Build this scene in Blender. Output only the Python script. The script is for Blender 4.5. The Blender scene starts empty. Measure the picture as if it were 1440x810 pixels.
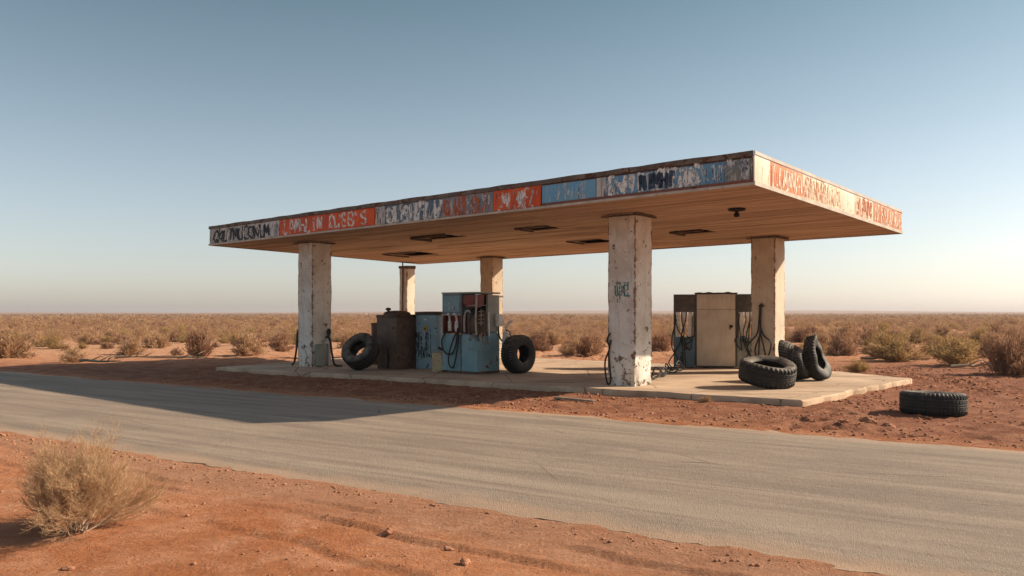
import bpy, bmesh, math, random
import numpy as np
from mathutils import Vector, Matrix, Euler, noise
from math import sin, cos, pi, radians, sqrt, atan2

random.seed(7)
RNG = np.random.default_rng(7)
SC = bpy.context.scene
COL = SC.collection
EYE = 1.57
F = 1150.0                                    # focal length in 1440-px units
YAW = -0.70236                                # turn of the station about z
D1 = np.array([-0.7632, 0.6462])              # along the canopy front, towards its far left end
D2 = np.array([0.6462, 0.7632])               # across the canopy, away from the road

# ------------------------------------------------------------------ materials
class NT:
    def __init__(s, name):
        s.m = bpy.data.materials.new(name); s.m.use_nodes = True
        s.t = s.m.node_tree; s.t.nodes.clear()
        s.out = s.t.nodes.new('ShaderNodeOutputMaterial')
    def node(s, typ, **kw):
        n = s.t.nodes.new(typ)
        for k, v in kw.items(): setattr(n, k, v)
        return n
    def put(s, sock, v):
        if v is None: return
        if isinstance(v, bpy.types.NodeSocket): s.t.links.new(v, sock)
        elif isinstance(v, (tuple, list)):
            sock.default_value = (*v, 1.0) if (len(v) == 3 and sock.type == 'RGBA') else v
        else: sock.default_value = v
    def obj(s, scale=(1, 1, 1), rot=(0, 0, 0), loc=(0, 0, 0), world=False):
        if world: v = s.node('ShaderNodeNewGeometry').outputs['Position']
        else: v = s.node('ShaderNodeTexCoord').outputs['Object']
        m = s.node('ShaderNodeMapping'); s.put(m.inputs['Vector'], v)
        m.inputs['Scale'].default_value = scale; m.inputs['Rotation'].default_value = rot
        m.inputs['Location'].default_value = loc
        return m.outputs[0]
    def noise(s, vec, scale=5, detail=5, rough=.55, dist=0):
        n = s.node('ShaderNodeTexNoise'); s.put(n.inputs['Vector'], vec)
        n.inputs['Scale'].default_value = scale; n.inputs['Detail'].default_value = detail
        n.inputs['Roughness'].default_value = rough; n.inputs['Distortion'].default_value = dist
        return n.outputs['Fac']
    def voro(s, vec, scale=5, feature='F1', rand=1):
        n = s.node('ShaderNodeTexVoronoi', feature=feature); s.put(n.inputs['Vector'], vec)
        n.inputs['Scale'].default_value = scale; n.inputs['Randomness'].default_value = rand
        return n.outputs['Distance']
    def ramp(s, fac, stops, interp='LINEAR'):
        n = s.node('ShaderNodeValToRGB'); s.put(n.inputs[0], fac)
        cr = n.color_ramp; cr.interpolation = interp
        while len(cr.elements) < len(stops): cr.elements.new(.5)
        for e, (p, c) in zip(cr.elements, stops):
            e.position = p; e.color = (*c, 1) if isinstance(c, (tuple, list)) else (c, c, c, 1)
        return n.outputs['Color']
    def step(s, fac, a, b):                   # smooth 0..1 between a and b
        n = s.node('ShaderNodeMapRange', interpolation_type='SMOOTHSTEP'); s.put(n.inputs['Value'], fac)
        n.inputs['From Min'].default_value = a; n.inputs['From Max'].default_value = b
        return n.outputs['Result']
    def mix(s, fac, a, b, mode='MIX'):
        n = s.node('ShaderNodeMix', data_type='RGBA', blend_type=mode)
        s.put(n.inputs[0], fac); s.put(n.inputs[6], a); s.put(n.inputs[7], b)
        return n.outputs[2]
    def math(s, op, a, b=None, c=None):
        n = s.node('ShaderNodeMath', operation=op)
        s.put(n.inputs[0], a); s.put(n.inputs[1], b)
        if c is not None: s.put(n.inputs[2], c)
        return n.outputs[0]
    def sep(s, vec):
        n = s.node('ShaderNodeSeparateXYZ'); s.put(n.inputs[0], vec); return n.outputs
    def attr(s, name):
        return s.node('ShaderNodeAttribute', attribute_name=name).outputs['Fac']
    def rnd(s): return s.node('ShaderNodeObjectInfo').outputs['Random']
    def bump(s, h, strength=.5, dist=.02, normal=None):
        n = s.node('ShaderNodeBump'); s.put(n.inputs['Height'], h)
        n.inputs['Strength'].default_value = strength; n.inputs['Distance'].default_value = dist
        if normal is not None: s.put(n.inputs['Normal'], normal)
        return n.outputs[0]
    def bsdf(s, col, rough=.8, normal=None, metal=0., spec=.3):
        n = s.node('ShaderNodeBsdfPrincipled')
        s.put(n.inputs['Base Color'], col); s.put(n.inputs['Roughness'], rough)
        s.put(n.inputs['Metallic'], metal); n.inputs['Specular IOR Level'].default_value = spec
        if normal is not None: s.put(n.inputs['Normal'], normal)
        return n.outputs[0]
    def done(s, surf):
        s.t.links.new(surf, s.out.inputs['Surface']); return s.m

RUST = (.13, .05, .022)
RUSTD = (.035, .019, .013)

def paint_metal(name, base, base2, wear=.55, rust=RUST, streak=.5, rough=.55, chip=9., dust=(.36, .22, .13), dust_amt=.35):
    """old painted sheet metal: faded colour, chips down to rust, vertical streaks, dust"""
    t = NT(name); v = t.obj()
    big = t.noise(v, 2.3, 4); fine = t.noise(v, chip, 8, .65, .4)
    vs = t.obj(scale=(14, 14, 1.1)); st = t.noise(vs, 1.6, 5, .6)
    c = t.mix(t.step(big, .35, .65), base, base2)
    c = t.mix(t.math('MULTIPLY', t.step(st, .5, .78), streak), c, rust)
    c = t.mix(t.math('MULTIPLY', t.step(t.noise(v, 5.5, 6, .6), .45, .75), dust_amt), c, dust)
    chips = t.step(t.math('ADD', fine, t.math('MULTIPLY', t.math('SUBTRACT', big, .5), .5)), wear + .1, wear + .14)
    rc = t.ramp(t.noise(v, 22, 5), [(.3, RUSTD), (.6, rust), (.85, tuple(min(1, x * 1.7) for x in rust))])
    c = t.mix(chips, c, rc)
    hgt = t.math('SUBTRACT', t.math('MULTIPLY', t.noise(v, 60, 3), .15), chips)
    r = t.math('ADD', t.math('MULTIPLY', chips, .3), rough)
    return t.done(t.bsdf(c, r, t.bump(hgt, .5, .004), 0, .35))

def make_soil():
    t = NT('red_soil'); p = t.obj(world=True)
    big = t.noise(p, .35, 4, .55); mid = t.noise(p, 2.2, 7, .62, .3); fine = t.noise(p, 19, 8, .7); grit = t.noise(p, 85, 4, .7)
    c = t.mix(t.step(big, .36, .66), (.42, .150, .060), (.54, .225, .108))
    c = t.mix(t.step(mid, .42, .7), c, (.58, .275, .150))
    c = t.mix(t.math('MULTIPLY', t.step(t.noise(p, 1.1, 6, .6, .6), .52, .72), .45), c, (.33, .105, .045))
    c = t.mix(t.math('MULTIPLY', t.step(fine, .5, .75), .5), c, (.56, .31, .19))
    c = t.mix(t.math('MULTIPLY', t.step(grit, .55, .72), .45), c, (.16, .06, .034))
    x, y, z = t.sep(t.node('ShaderNodeNewGeometry').outputs['Position'])
    # the ground beyond the station is paler sand; far off it is bound together by low brown scrub
    edge = t.math('ADD', y, t.math('MULTIPLY', t.noise(p, .12, 4), 16))
    far = t.math('MULTIPLY', t.step(edge, 26, 46), t.math('SUBTRACT', 1, t.math('MULTIPLY', t.step(x, 4, 16), .62)))
    sand = t.mix(t.step(mid, .4, .65), (.52, .26, .14), (.60, .33, .195))
    c = t.mix(far, c, sand)
    scr = t.mix(t.step(t.noise(p, .06, 8, .7), .4, .6), (.27, .155, .085), (.38, .22, .12))
    c = t.mix(t.math('MULTIPLY', t.step(y, 60, 260), .9), c, scr)
    road = t.math('ADD', t.math('MULTIPLY', x, .547), t.math('MULTIPLY', y, .837))
    # paler crushed dust beside the road
    n1 = t.noise(p, .9, 5)
    # churned darker earth around the station
    ch = t.math('MULTIPLY', t.step(t.math('ADD', road, t.math('MULTIPLY', n1, 1.2)), 11.2, 12.3), t.math('SUBTRACT', 1, t.step(t.math('ADD', y, t.math('MULTIPLY', n1, 6)), 24, 33)))
    dk = t.mix(t.step(mid, .4, .62), (.22, .085, .05), (.33, .148, .088))
    c = t.mix(t.math('MULTIPLY', ch, .8), c, dk)
    a = t.math('SUBTRACT', 1, t.step(t.math('ABSOLUTE', t.math('SUBTRACT', t.math('ADD', road, n1), 5.55)), .05, .95))
    c = t.mix(t.math('MULTIPLY', a, .55), c, (.40, .225, .145))
    h = t.math('ADD', t.math('MULTIPLY', fine, .7), t.math('ADD', t.math('MULTIPLY', grit, .22), t.math('MULTIPLY', t.noise(p, 6, 8, .65), 1.3)))
    lump = t.noise(p, 9, 7, .72, 1.2)
    h = t.math('ADD', h, t.math('MULTIPLY', t.math('ABSOLUTE', t.math('SUBTRACT', lump, .5)), 2.2))
    return t.done(t.bsdf(c, .95, t.bump(h, .85, .045), 0, .12))

def make_asphalt():
    t = NT('dusty_asphalt'); v = t.obj(scale=(.22, 2.2, 1)); w = t.obj()
    s1 = t.noise(v, 1.3, 7, .62, .25); s2 = t.noise(t.obj(scale=(.06, 3.1, 1)), 1.0, 6, .6)
    pat = t.noise(w, .55, 5, .6); fine = t.noise(w, 42, 6, .75); grit = t.voro(w, 95)
    c = t.mix(t.step(s1, .35, .68), (.208, .154, .114), (.318, .238, .175))
    c = t.mix(t.math('MULTIPLY', t.step(s2, .46, .7), .6), c, (.42, .312, .228))
    c = t.mix(t.math('MULTIPLY', t.step(pat, .48, .72), .4), c, (.150, .115, .092))
    c = t.mix(t.math('MULTIPLY', t.step(fine, .45, .7), .35), c, (.42, .33, .255))
    c = t.mix(t.math('MULTIPLY', t.math('SUBTRACT', 1, t.step(grit, .1, .4)), .45), c, (.085, .068, .058))
    c = t.mix(t.math('MULTIPLY', t.step(t.noise(w, 17, 5, .75, .6), .56, .68), .4), c, (.13, .10, .082))
    c = t.mix(t.math('MULTIPLY', t.step(t.noise(w, 130, 2, .6), .58, .66), .5), c, (.50, .42, .34))
    y = t.sep(w)[1]                            # red dust blown over both edges
    e = t.step(t.math('ADD', t.math('ABSOLUTE', y), t.math('MULTIPLY', t.noise(t.obj(scale=(.5, 1, 1)), 2.6, 6, .65), .75)), 2.75, 3.2)
    c = t.mix(t.math('MULTIPLY', e, .75), c, (.46, .29, .185))
    # hairline cracks
    cr = t.voro(t.obj(scale=(.32, .75, 1)), 1.1, 'DISTANCE_TO_EDGE')
    ck = t.math('MULTIPLY', t.math('SUBTRACT', 1, t.step(t.math('ADD', cr, t.math('MULTIPLY', t.noise(w, 7, 5), .02)), .012, .02)), t.step(t.noise(w, .8, 3), .5, .62))
    c = t.mix(t.math('MULTIPLY', ck, .55), c, (.07, .052, .042))
    h = t.math('ADD', t.math('MULTIPLY', grit, .5), t.math('ADD', fine, t.math('MULTIPLY', t.noise(w, 5, 5), 1.2)))
    return t.done(t.bsdf(c, .88, t.bump(h, .6, .014), 0, .22))

def make_concrete(name='stained_concrete', base=(.44, .305, .205), base2=(.60, .43, .295), dark=(.21, .14, .095)):
    t = NT(name); v = t.obj()
    c = t.mix(t.step(t.noise(v, .7, 5, .6), .35, .65), base, base2)
    c = t.mix(t.math('MULTIPLY', t.step(t.noise(t.obj(scale=(.35, 1.6, 1), rot=(0, 0, .7)), 1.2, 7, .65, .5), .5, .72), .6), c, dark)
    c = t.mix(t.math('MULTIPLY', t.step(t.noise(v, 3.4, 8, .7), .52, .75), .45), c, (.45, .24, .13))
    c = t.mix(t.math('MULTIPLY', t.step(t.noise(v, 28, 5, .7), .52, .72), .35), c, dark)
    cr = t.voro(v, .55, 'DISTANCE_TO_EDGE')
    ck = t.math('SUBTRACT', 1, t.step(t.math('ADD', cr, t.math('MULTIPLY', t.noise(v, 5, 6), .03)), .016, .024))
    c = t.mix(t.math('MULTIPLY', ck, .7), c, (.07, .045, .03))
    h = t.math('ADD', t.math('MULTIPLY', t.noise(v, 30, 6, .7), .5), t.math('SUBTRACT', t.noise(v, 6, 6), t.math('MULTIPLY', ck, .6)))
    return t.done(t.bsdf(c, .9, t.bump(h, .5, .015), 0, .2))

def make_pillar(name, half, base=(.73, .69, .625), base2=(.58, .51, .43), wear=.60):
    """whitewashed column: chips, rust bleeding at the arrises, spalled foot"""
    t = NT(name); v = t.obj()
    x, y, z = t.sep(v)
    n0 = t.noise(v, 2.1, 5, .6); n1 = t.noise(v, 7.5, 8, .68, .5); n2 = t.noise(v, 24, 6, .7)
    c = t.mix(t.step(n0, .38, .66), base, base2)
    st = t.noise(t.obj(scale=(9, 9, .7)), 1.5, 6, .6)
    c = t.mix(t.math('MULTIPLY', t.step(st, .5, .75), .5), c, (.34, .24, .165))
    c = t.mix(t.math('MULTIPLY', t.step(n2, .5, .7), .25), c, (.3, .24, .19))
    # rust along the vertical arrises
    ed = t.math('MINIMUM', t.math('SUBTRACT', half, t.math('ABSOLUTE', x)), t.math('SUBTRACT', half, t.math('ABSOLUTE', y)))
    ex = t.math('SUBTRACT', half, t.math('ABSOLUTE', x)); ey = t.math('SUBTRACT', half, t.math('ABSOLUTE', y))
    both = t.math('ADD', ex, ey)
    em = t.math('SUBTRACT', 1, t.step(t.math('SUBTRACT', both, t.math('MULTIPLY', t.math('SUBTRACT', n1, .46), .22)), .004, .03))
    c = t.mix(t.math('MULTIPLY', em, .85), c, t.ramp(n2, [(.3, (.10, .04, .02)), (.7, (.27, .115, .05))]))
    # chips, more of them near the foot
    low = t.math('SUBTRACT', 1, t.step(z, .0, 1.5))
    cm = t.math('ADD', n1, t.math('MULTIPLY', low, .085))
    ch = t.step(cm, wear, wear + .03)
    c = t.mix(ch, c, t.ramp(n2, [(.3, (.085, .062, .048)), (.55, (.20, .135, .09)), (.8, (.32, .19, .11))]))
    hgt = t.math('SUBTRACT', t.math('MULTIPLY', n2, .3), t.math('ADD', ch, t.math('MULTIPLY', em, .4)))
    return t.done(t.bsdf(c, .8, t.bump(hgt, .6, .008), 0, .25))

def make_boards():
    t = NT('weathered_soffit_boards'); v = t.obj()
    tint = t.attr('tint')
    g = t.noise(t.obj(scale=(.35, 9, 9)), 1.6, 7, .62, .4)
    c = t.mix(t.step(g, .32, .68), (.38, .25, .165), (.60, .425, .30))
    c = t.mix(t.math('MULTIPLY', tint, .6), c, (.25, .145, .088))
    s = t.noise(t.obj(scale=(.12, .9, 1)), 1.1, 6, .6, .6)
    c = t.mix(t.math('MULTIPLY', t.step(s, .54, .74), .8), c, (.11, .062, .038))
    return t.done(t.bsdf(c, .75, t.bump(g, .3, .004), 0, .25))

def make_sign(name, base, base2, under, wear, streak, sc=1.0):
    t = NT(name); v = t.obj()
    n0 = t.noise(v, 1.7 * sc, 5, .6); n1 = t.noise(t.obj(scale=(2.6, 2.6, 1.1)), 3.3 * sc, 8, .7, .7); n2 = t.noise(v, 26, 6, .7)
    st = t.noise(t.obj(scale=(10, 10, .55)), 1.4, 6, .65)
    c = t.mix(t.step(n0, .4, .62), base, base2)
    c = t.mix(t.math('MULTIPLY', t.step(n2, .5, .72), .3), c, under)
    c = t.mix(t.math('MULTIPLY', t.step(st, .52, .66), streak), c, under)
    ch = t.step(n1, wear, wear + .05)
    c = t.mix(ch, c, under)
    c = t.mix(t.step(t.noise(v, 6, 8, .72, .3), .66, .69), c, (.14, .07, .04))
    h = t.math('ADD', ch, t.math('MULTIPLY', n2, .3))
    return t.done(t.bsdf(c, .7, t.bump(h, .4, .004), 0, .25))

def make_letter(name, col, col2, keep=.45, rough=.7):
    t = NT(name); v = t.obj()
    n1 = t.noise(t.obj(scale=(2.2, 2.2, 1.2)), 5.5, 8, .72, .8); n2 = t.noise(v, 17, 6, .7)
    c = t.mix(t.step(n2, .4, .65), col, col2)
    b = t.bsdf(c, rough, None, 0, .2)
    tr = t.node('ShaderNodeBsdfTransparent').outputs[0]
    m = t.node('ShaderNodeMixShader'); t.put(m.inputs[0], t.step(t.math('ADD', n1, t.math('MULTIPLY', n2, .18)), keep + .11, keep + .16))
    t.put(m.inputs[1], tr); t.put(m.inputs[2], b)
    return t.done(m.outputs[0])

def make_rubber():
    t = NT('old_rubber'); v = t.obj()
    n = t.noise(v, 3.2, 6, .6); f = t.noise(v, 30, 6, .7)
    c = t.mix(t.step(n, .4, .68), (.010, .0095, .0095), (.020, .0185, .0175))
    c = t.mix(t.math('MULTIPLY', t.step(f, .52, .75), .4), c, (.085, .066, .051))
    up = t.sep(t.node('ShaderNodeNewGeometry').outputs['Normal'])[2]     # dust settles on what faces up
    d = t.math('MULTIPLY', t.step(up, .0, .9), t.math('MULTIPLY', t.step(t.noise(v, 6, 6, .6), .3, .62), .8))
    c = t.mix(d, c, (.25, .195, .15))
    return t.done(t.bsdf(c, .68, t.bump(f, .4, .004), 0, .35))

def plain(name, col, col2=None, rough=.7, metal=0, scale=12, spec=.3, bump=.3):
    t = NT(name); v = t.obj(); n = t.noise(v, scale, 6, .65)
    c = t.mix(t.step(n, .35, .7), col, col2 or tuple(x * .55 for x in col))
    return t.done(t.bsdf(c, rough, t.bump(n, bump, .004), metal, spec))

def make_leaf(name, a, b, c2, trans=.3):
    t = NT(name)
    r = t.math('FRACT', t.math('ADD', t.rnd(), t.attr('tint')))
    f = t.attr('shade')
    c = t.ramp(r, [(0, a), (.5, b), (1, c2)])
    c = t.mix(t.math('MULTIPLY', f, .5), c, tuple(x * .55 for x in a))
    d = t.node('ShaderNodeBsdfDiffuse'); t.put(d.inputs[0], c)
    q = t.node('ShaderNodeBsdfTranslucent'); t.put(q.inputs[0], c)
    m = t.node('ShaderNodeMixShader'); m.inputs[0].default_value = trans
    t.put(m.inputs[1], d.outputs[0]); t.put(m.inputs[2], q.outputs[0])
    return t.done(m.outputs[0])

M = {}
M['soil'] = make_soil(); M['asphalt'] = make_asphalt(); M['slab'] = make_concrete()
M['boards'] = make_boards(); M['rubber'] = make_rubber()
M['hose'] = plain('black_hose_rubber', (.014, .013, .013), (.03, .027, .025), .55)
M['dark'] = plain('near_black', (.02, .014, .011), (.01, .008, .007), .9)  # near-black brown for bay back, gash, handle and lamp
M['rustmetal'] = paint_metal('rusted_metal', (.09, .047, .028), (.055, .034, .025), .5, streak=.7, dust_amt=.3)
M['flashing'] = paint_metal('rusted_flashing', (.085, .052, .036), (.17, .125, .092), .43, streak=.5, dust_amt=.25)
M['redtrim'] = paint_metal('rust_red_trim', (.21, .058, .03), (.14, .06, .04), .55, dust_amt=.15)
M['paletrim'] = paint_metal('pale_edge_trim', (.52, .44, .36), (.4, .32, .25), .62, dust_amt=.3)
M['blue'] = paint_metal('faded_blue_paint', (.145, .275, .325), (.205, .33, .365), .55, streak=.3, dust_amt=.25)
M['bluedark'] = paint_metal('dark_blue_paint', (.09, .16, .20), (.13, .21, .25), .54, streak=.35, dust_amt=.2)
M['flaked'] = paint_metal('flaked_primer', (.30, .27, .22), (.17, .13, .10), .50, streak=.3, dust_amt=.3)
M['greygreen'] = paint_metal('grey_green_paint', (.23, .25, .23), (.31, .31, .27), .58, streak=.4, dust_amt=.25)
M['darkgrey'] = paint_metal('charcoal_paint', (.055, .052, .046), (.085, .078, .066), .58, streak=.4, dust_amt=.25)
M['tandoor'] = paint_metal('tan_door_paint', (.68, .57, .44), (.60, .49, .36), .68, rust=(.19, .10, .055), streak=.25, dust_amt=.2)
M['brownmetal'] = paint_metal('brown_drum_paint', (.085, .055, .042), (.12, .078, .058), .5, streak=.5, dust_amt=.2)
M['bluegrey'] = paint_metal('blue_grey_drum_paint', (.20, .31, .36), (.28, .39, .42), .545, rust=(.05, .035, .028), streak=.25, dust_amt=.2)
M['redpaint'] = paint_metal('old_red_paint', (.22, .035, .025), (.13, .03, .024), .56, streak=.4, dust_amt=.15)
M['white'] = plain('yellowed_white_plastic', (.80, .76, .69), (.62, .55, .47), .5, 0, 14)
M['pipe'] = plain('pale_pipe', (.42, .39, .35), (.26, .22, .18), .5)
M['card'] = plain('weathered_cardboard', (.50, .385, .235), (.33, .24, .14), .9)
M['yellow'] = plain('yellow_sticker', (.55, .36, .05), (.3, .2, .04), .7)
M['bark'] = plain('grey_wood', (.33, .25, .18), (.16, .11, .075), .9, 0, 20)
M['stone'] = plain('red_clod', (.42, .20, .115), (.30, .13, .07), .95, 0, 9, .1, .7)
M['straw'] = make_leaf('dry_straw_twigs', (.66, .44, .26), (.74, .52, .32), (.56, .37, .215), .3)
M['stem'] = make_leaf('pale_dead_stems', (.50, .385, .28), (.40, .30, .22), (.58, .46, .35), 0.)
M['scrub'] = make_leaf('desert_scrub_leaves', (.48, .295, .165), (.56, .36, .215), (.41, .245, .14), .36)
M['scrubgreen'] = make_leaf('olive_scrub_leaves', (.44, .295, .135), (.47, .305, .13), (.40, .26, .135), .36)
M['scrubbrown'] = make_leaf('brown_scrub_leaves', (.39, .22, .135), (.32, .18, .112), (.47, .28, .175), .32)

# ------------------------------------------------------------------ mesh helpers
def tag(o, label=None, cat=None, group=None, kind=None):
    if label: o['label'] = label
    if cat: o['category'] = cat
    if group: o['group'] = group
    if kind: o['kind'] = kind
    return o

def root(name, loc, rz=0., rx=0., ry=0., **kw):
    o = bpy.data.objects.new(name, None); COL.objects.link(o)
    o.location = loc; o.rotation_euler = (rx, ry, rz); o.empty_display_size = .2
    return tag(o, **kw)

def finish(name, me, mats, parent=None, smooth=True, sharp=.6):
    if not isinstance(mats, (list, tuple)): mats = [mats]
    for m in mats: me.materials.append(m)
    if smooth:
        me.polygons.foreach_set('use_smooth', [True] * len(me.polygons))
        if sharp: me.set_sharp_from_angle(angle=sharp)
    o = bpy.data.objects.new(name, me); COL.objects.link(o)
    if parent is not None: o.parent = parent
    return o

class MB:
    """collects boxes, tubes and sheets for ONE mesh object"""
    def __init__(s): s.v = []; s.f = []; s.mi = []
    def add(s, vs, fs, mi=0):
        b = len(s.v); s.v += [tuple(v) for v in vs]; s.f += [tuple(i + b for i in f) for f in fs]; s.mi += [mi] * len(fs)
        return s
    def box(s, lo, hi, bev=.006, mi=0, jit=0., M4=None):
        bm = bmesh.new(); bmesh.ops.create_cube(bm, size=1)
        for v in bm.verts:
            v.co = Vector((lo[i] + (v.co[i] + .5) * (hi[i] - lo[i]) for i in range(3)))
            if jit: v.co += Vector((random.uniform(-jit, jit) for _ in range(3)))
        if bev: bmesh.ops.bevel(bm, geom=list(bm.edges), offset=bev, segments=2, affect='EDGES', profile=.6)
        bm.verts.index_update()
        vs = [(M4 @ v.co) if M4 else v.co.copy() for v in bm.verts]
        s.add(vs, [[v.index for v in f.verts] for f in bm.faces], mi); bm.free(); return s
    def tube(s, pts, r, n=8, mi=0, caps=True):
        P = [Vector(p) for p in pts]; rs = r if isinstance(r, (list, tuple)) else [r] * len(P)
        up = Vector((0, 0, 1)); vs = []; fs = []; prev = None
        for i, p in enumerate(P):
            d = (P[min(i + 1, len(P) - 1)] - P[max(i - 1, 0)])
            d = d.normalized() if d.length > 1e-9 else Vector((0, 0, 1))
            if prev is None: a = d.cross(up if abs(d.z) < .9 else Vector((1, 0, 0))).normalized()
            else:
                a = prev - d * prev.dot(d); a = a.normalized() if a.length > 1e-6 else d.orthogonal().normalized()
            prev = a; b = d.cross(a)
            for k in range(n):
                t = 2 * pi * k / n; vs.append(p + (a * cos(t) + b * sin(t)) * rs[i])
        for i in range(len(P) - 1):
            for k in range(n):
                fs.append((i * n + k, i * n + (k + 1) % n, (i + 1) * n + (k + 1) % n, (i + 1) * n + k))
        if caps: fs += [tuple(range(n - 1, -1, -1)), tuple((len(P) - 1) * n + k for k in range(n))]
        return s.add(vs, fs, mi)
    def lathe(s, prof, n=40, mi=0, sq=0., c=(0, 0)):
        """profile (r,z) turned about z; sq>0 squares the round"""
        vs = []; fs = []
        for r, z in prof:
            for k in range(n):
                t = 2 * pi * k / n; q = 1.
                if sq: q = 1 / ((abs(cos(t)) ** sq + abs(sin(t)) ** sq) ** (1 / sq))
                vs.append((c[0] + r * q * cos(t), c[1] + r * q * sin(t), z))
        m = len(prof)
        for i in range(m - 1):
            for k in range(n): fs.append((i * n + k, i * n + (k + 1) % n, (i + 1) * n + (k + 1) % n, (i + 1) * n + k))
        fs += [tuple(range(n - 1, -1, -1)), tuple((m - 1) * n + k for k in range(n))]
        return s.add(vs, fs, mi)
    def build(s, name, mats, parent=None, smooth=True, sharp=.6):
        me = bpy.data.meshes.new(name); me.from_pydata(s.v, [], s.f)
        me.polygons.foreach_set('material_index', s.mi); me.update()
        return finish(name, me, mats, parent, smooth, sharp)

def spline(pts, n=6):
    P = [Vector(p) for p in pts]; P = [2 * P[0] - P[1]] + P + [2 * P[-1] - P[-2]]; out = []
    for i in range(1, len(P) - 2):
        for k in range(n):
            t = k / n; a, b, c, d = P[i - 1:i + 3]
            out.append(.5 * ((2 * b) + (c - a) * t + (2 * a - 5 * b + 4 * c - d) * t * t + (3 * b - a - 3 * c + d) * t ** 3))
    return out + [P[-2]]

# numpy value noise -------------------------------------------------
def _h(ix, iy, seed):
    n = (ix.astype(np.int64) * 374761393 + iy.astype(np.int64) * 668265263 + seed * 974711) & 0x7fffffff
    n = ((n ^ (n >> 13)) * 1274126177) & 0x7fffffff
    n = (n ^ (n >> 16)) & 0xffff
    return n / 65535.0
def vnoise(x, y, seed=0):
    ix = np.floor(x); iy = np.floor(y); fx = x - ix; fy = y - iy
    fx = fx * fx * fx * (fx * (fx * 6 - 15) + 10); fy = fy * fy * fy * (fy * (fy * 6 - 15) + 10)
    a = _h(ix, iy, seed); b = _h(ix + 1, iy, seed); c = _h(ix, iy + 1, seed); d = _h(ix + 1, iy + 1, seed)
    return (a * (1 - fx) + b * fx) * (1 - fy) + (c * (1 - fx) + d * fx) * fy
def fbm(x, y, oct=4, seed=0, gain=.5):
    s = 0; a = 1; tot = 0
    for i in range(oct):
        s = s + a * vnoise(x * 2 ** i + 17.3 * i, y * 2 ** i - 9.1 * i, seed + i); tot += a; a *= gain
    return s / tot
def sstep(x, a, b):
    t = np.clip((x - a) / (b - a), 0, 1); return t * t * (3 - 2 * t)

# ------------------------------------------------------------------ ground
RN = np.array([.547, .837]); RU = np.array([-.837, .547]); RMID = 8.145; RHALF = 2.805
SLAB = [(4.88, 13.67), (8.97, 18.3), (8.2, 20.5), (-3.6, 30.55), (-8.06, 22.2)]
def slab_dist(X, Y):
    """>0 inside the slab"""
    d = np.full(np.shape(X), 1e9)
    for i in range(len(SLAB)):
        a = np.array(SLAB[i]); b = np.array(SLAB[(i + 1) % len(SLAB)]); e = (b - a) / np.linalg.norm(b - a)
        d = np.minimum(d, (X - a[0]) * (-e[1]) + (Y - a[1]) * e[0])
    return d
def ground_z(X, Y):
    X = np.asarray(X, float); Y = np.asarray(Y, float)
    q = X * RN[0] + Y * RN[1] - RMID; s = X * RU[0] + Y * RU[1]
    dist = np.sqrt(X * X + Y * Y)
    near = 1 - sstep(dist, 30, 60)
    z = (fbm(X * .5, Y * .5, 4, 3) - .5) * .10 * near
    rough = .35 + .9 * sstep(fbm(X * .3 + 5, Y * .3, 3, 21), .42, .6)
    r = np.abs(fbm(X * 3.1, Y * 3.1, 4, 11, .55) - .5) * 2
    calm = .30 + 1.5 * sstep(q, 0, 4)
    z = z + (.35 - r) * .060 * rough * near * calm
    z = z + (fbm(X * 9, Y * 9, 3, 31, .6) - .5) * .034 * rough * near * (.55 + .45 * calm)
    z = z + (fbm(X * 24, Y * 24, 2, 33, .6) - .5) * .010 * near
    # wheel ruts and a broken lip beside the near edge of the road
    for off, dep, wd in ((-3.42, .026, .035), (-3.78, .03, .035), (-4.35, .018, .045)):
        w = q - off + (fbm(s * .9, s * 0 + off, 3, 41) - .5) * .34
        z = z - dep * np.exp(-(w / wd) ** 2) * sstep(fbm(s * .55 + off * 3, s * 0, 3, 47), .36, .6) * near
        z = z + dep * .7 * np.exp(-((w - 1.8 * wd) / (1.4 * wd)) ** 2) * sstep(fbm(s * .55 + off * 3, s * 0, 3, 47), .36, .6) * near
    rr = sstep(np.abs(q), RHALF + .75, RHALF + .02)      # level out towards the road
    z = z * (1 - .75 * rr) + (.004 + .03 * (fbm(X * 3.3, Y * 3.3, 3, 37) - .45)) * rr * (q < 0) + .02 * rr * (q > 0)
    z = z - .10 * sstep(np.abs(q), RHALF + .0, RHALF - .42)
    sd = slab_dist(X, Y)
    fill = sstep(sd, -.9, -.05)
    z = z * (1 - fill * .6) + .035 * fill * (fbm(X * 2, Y * 2, 3, 77) - .2)
    z = np.where(sd > .15, -.08, z)
    far = sstep(dist, 80, 400)
    z = z + far * (fbm(X * .006, Y * .006, 3, 5) - .55) * 1.2
    hz = sstep(Y, 900, 3300)
    z = z + hz * (5 + 20 * (fbm(X * .0009 + 3.1, Y * .0004, 3, 9) - .35))
    return z
def axis(parts):
    out = []
    for a, b, st in parts:
        n = max(1, int(round((b - a) / st))); out += list(np.linspace(a, b, n, endpoint=False))
    return out
def grow(a, b, s0, k=1.09):
    out = []; x = a; s = s0
    while x < b: out.append(x); x += s; s *= k
    return out + [b]
gx = sorted(set([-v for v in grow(7.5, 4200, .07)[1:]] + axis([(-7.5, 10.5, .05)]) + grow(10.5, 4200, .07)))
gy = sorted(set([-v for v in grow(0, 60, .4, 1.3)[1:]] + axis([(0, 3.2, .2), (3.2, 8.5, .032), (8.5, 17, .06)]) + grow(17, 5200, .07, 1.03)))
gx = np.array(gx); gy = np.array(gy)
GX, GY = np.meshgrid(gx, gy)
GZ = ground_z(GX, GY)
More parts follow.
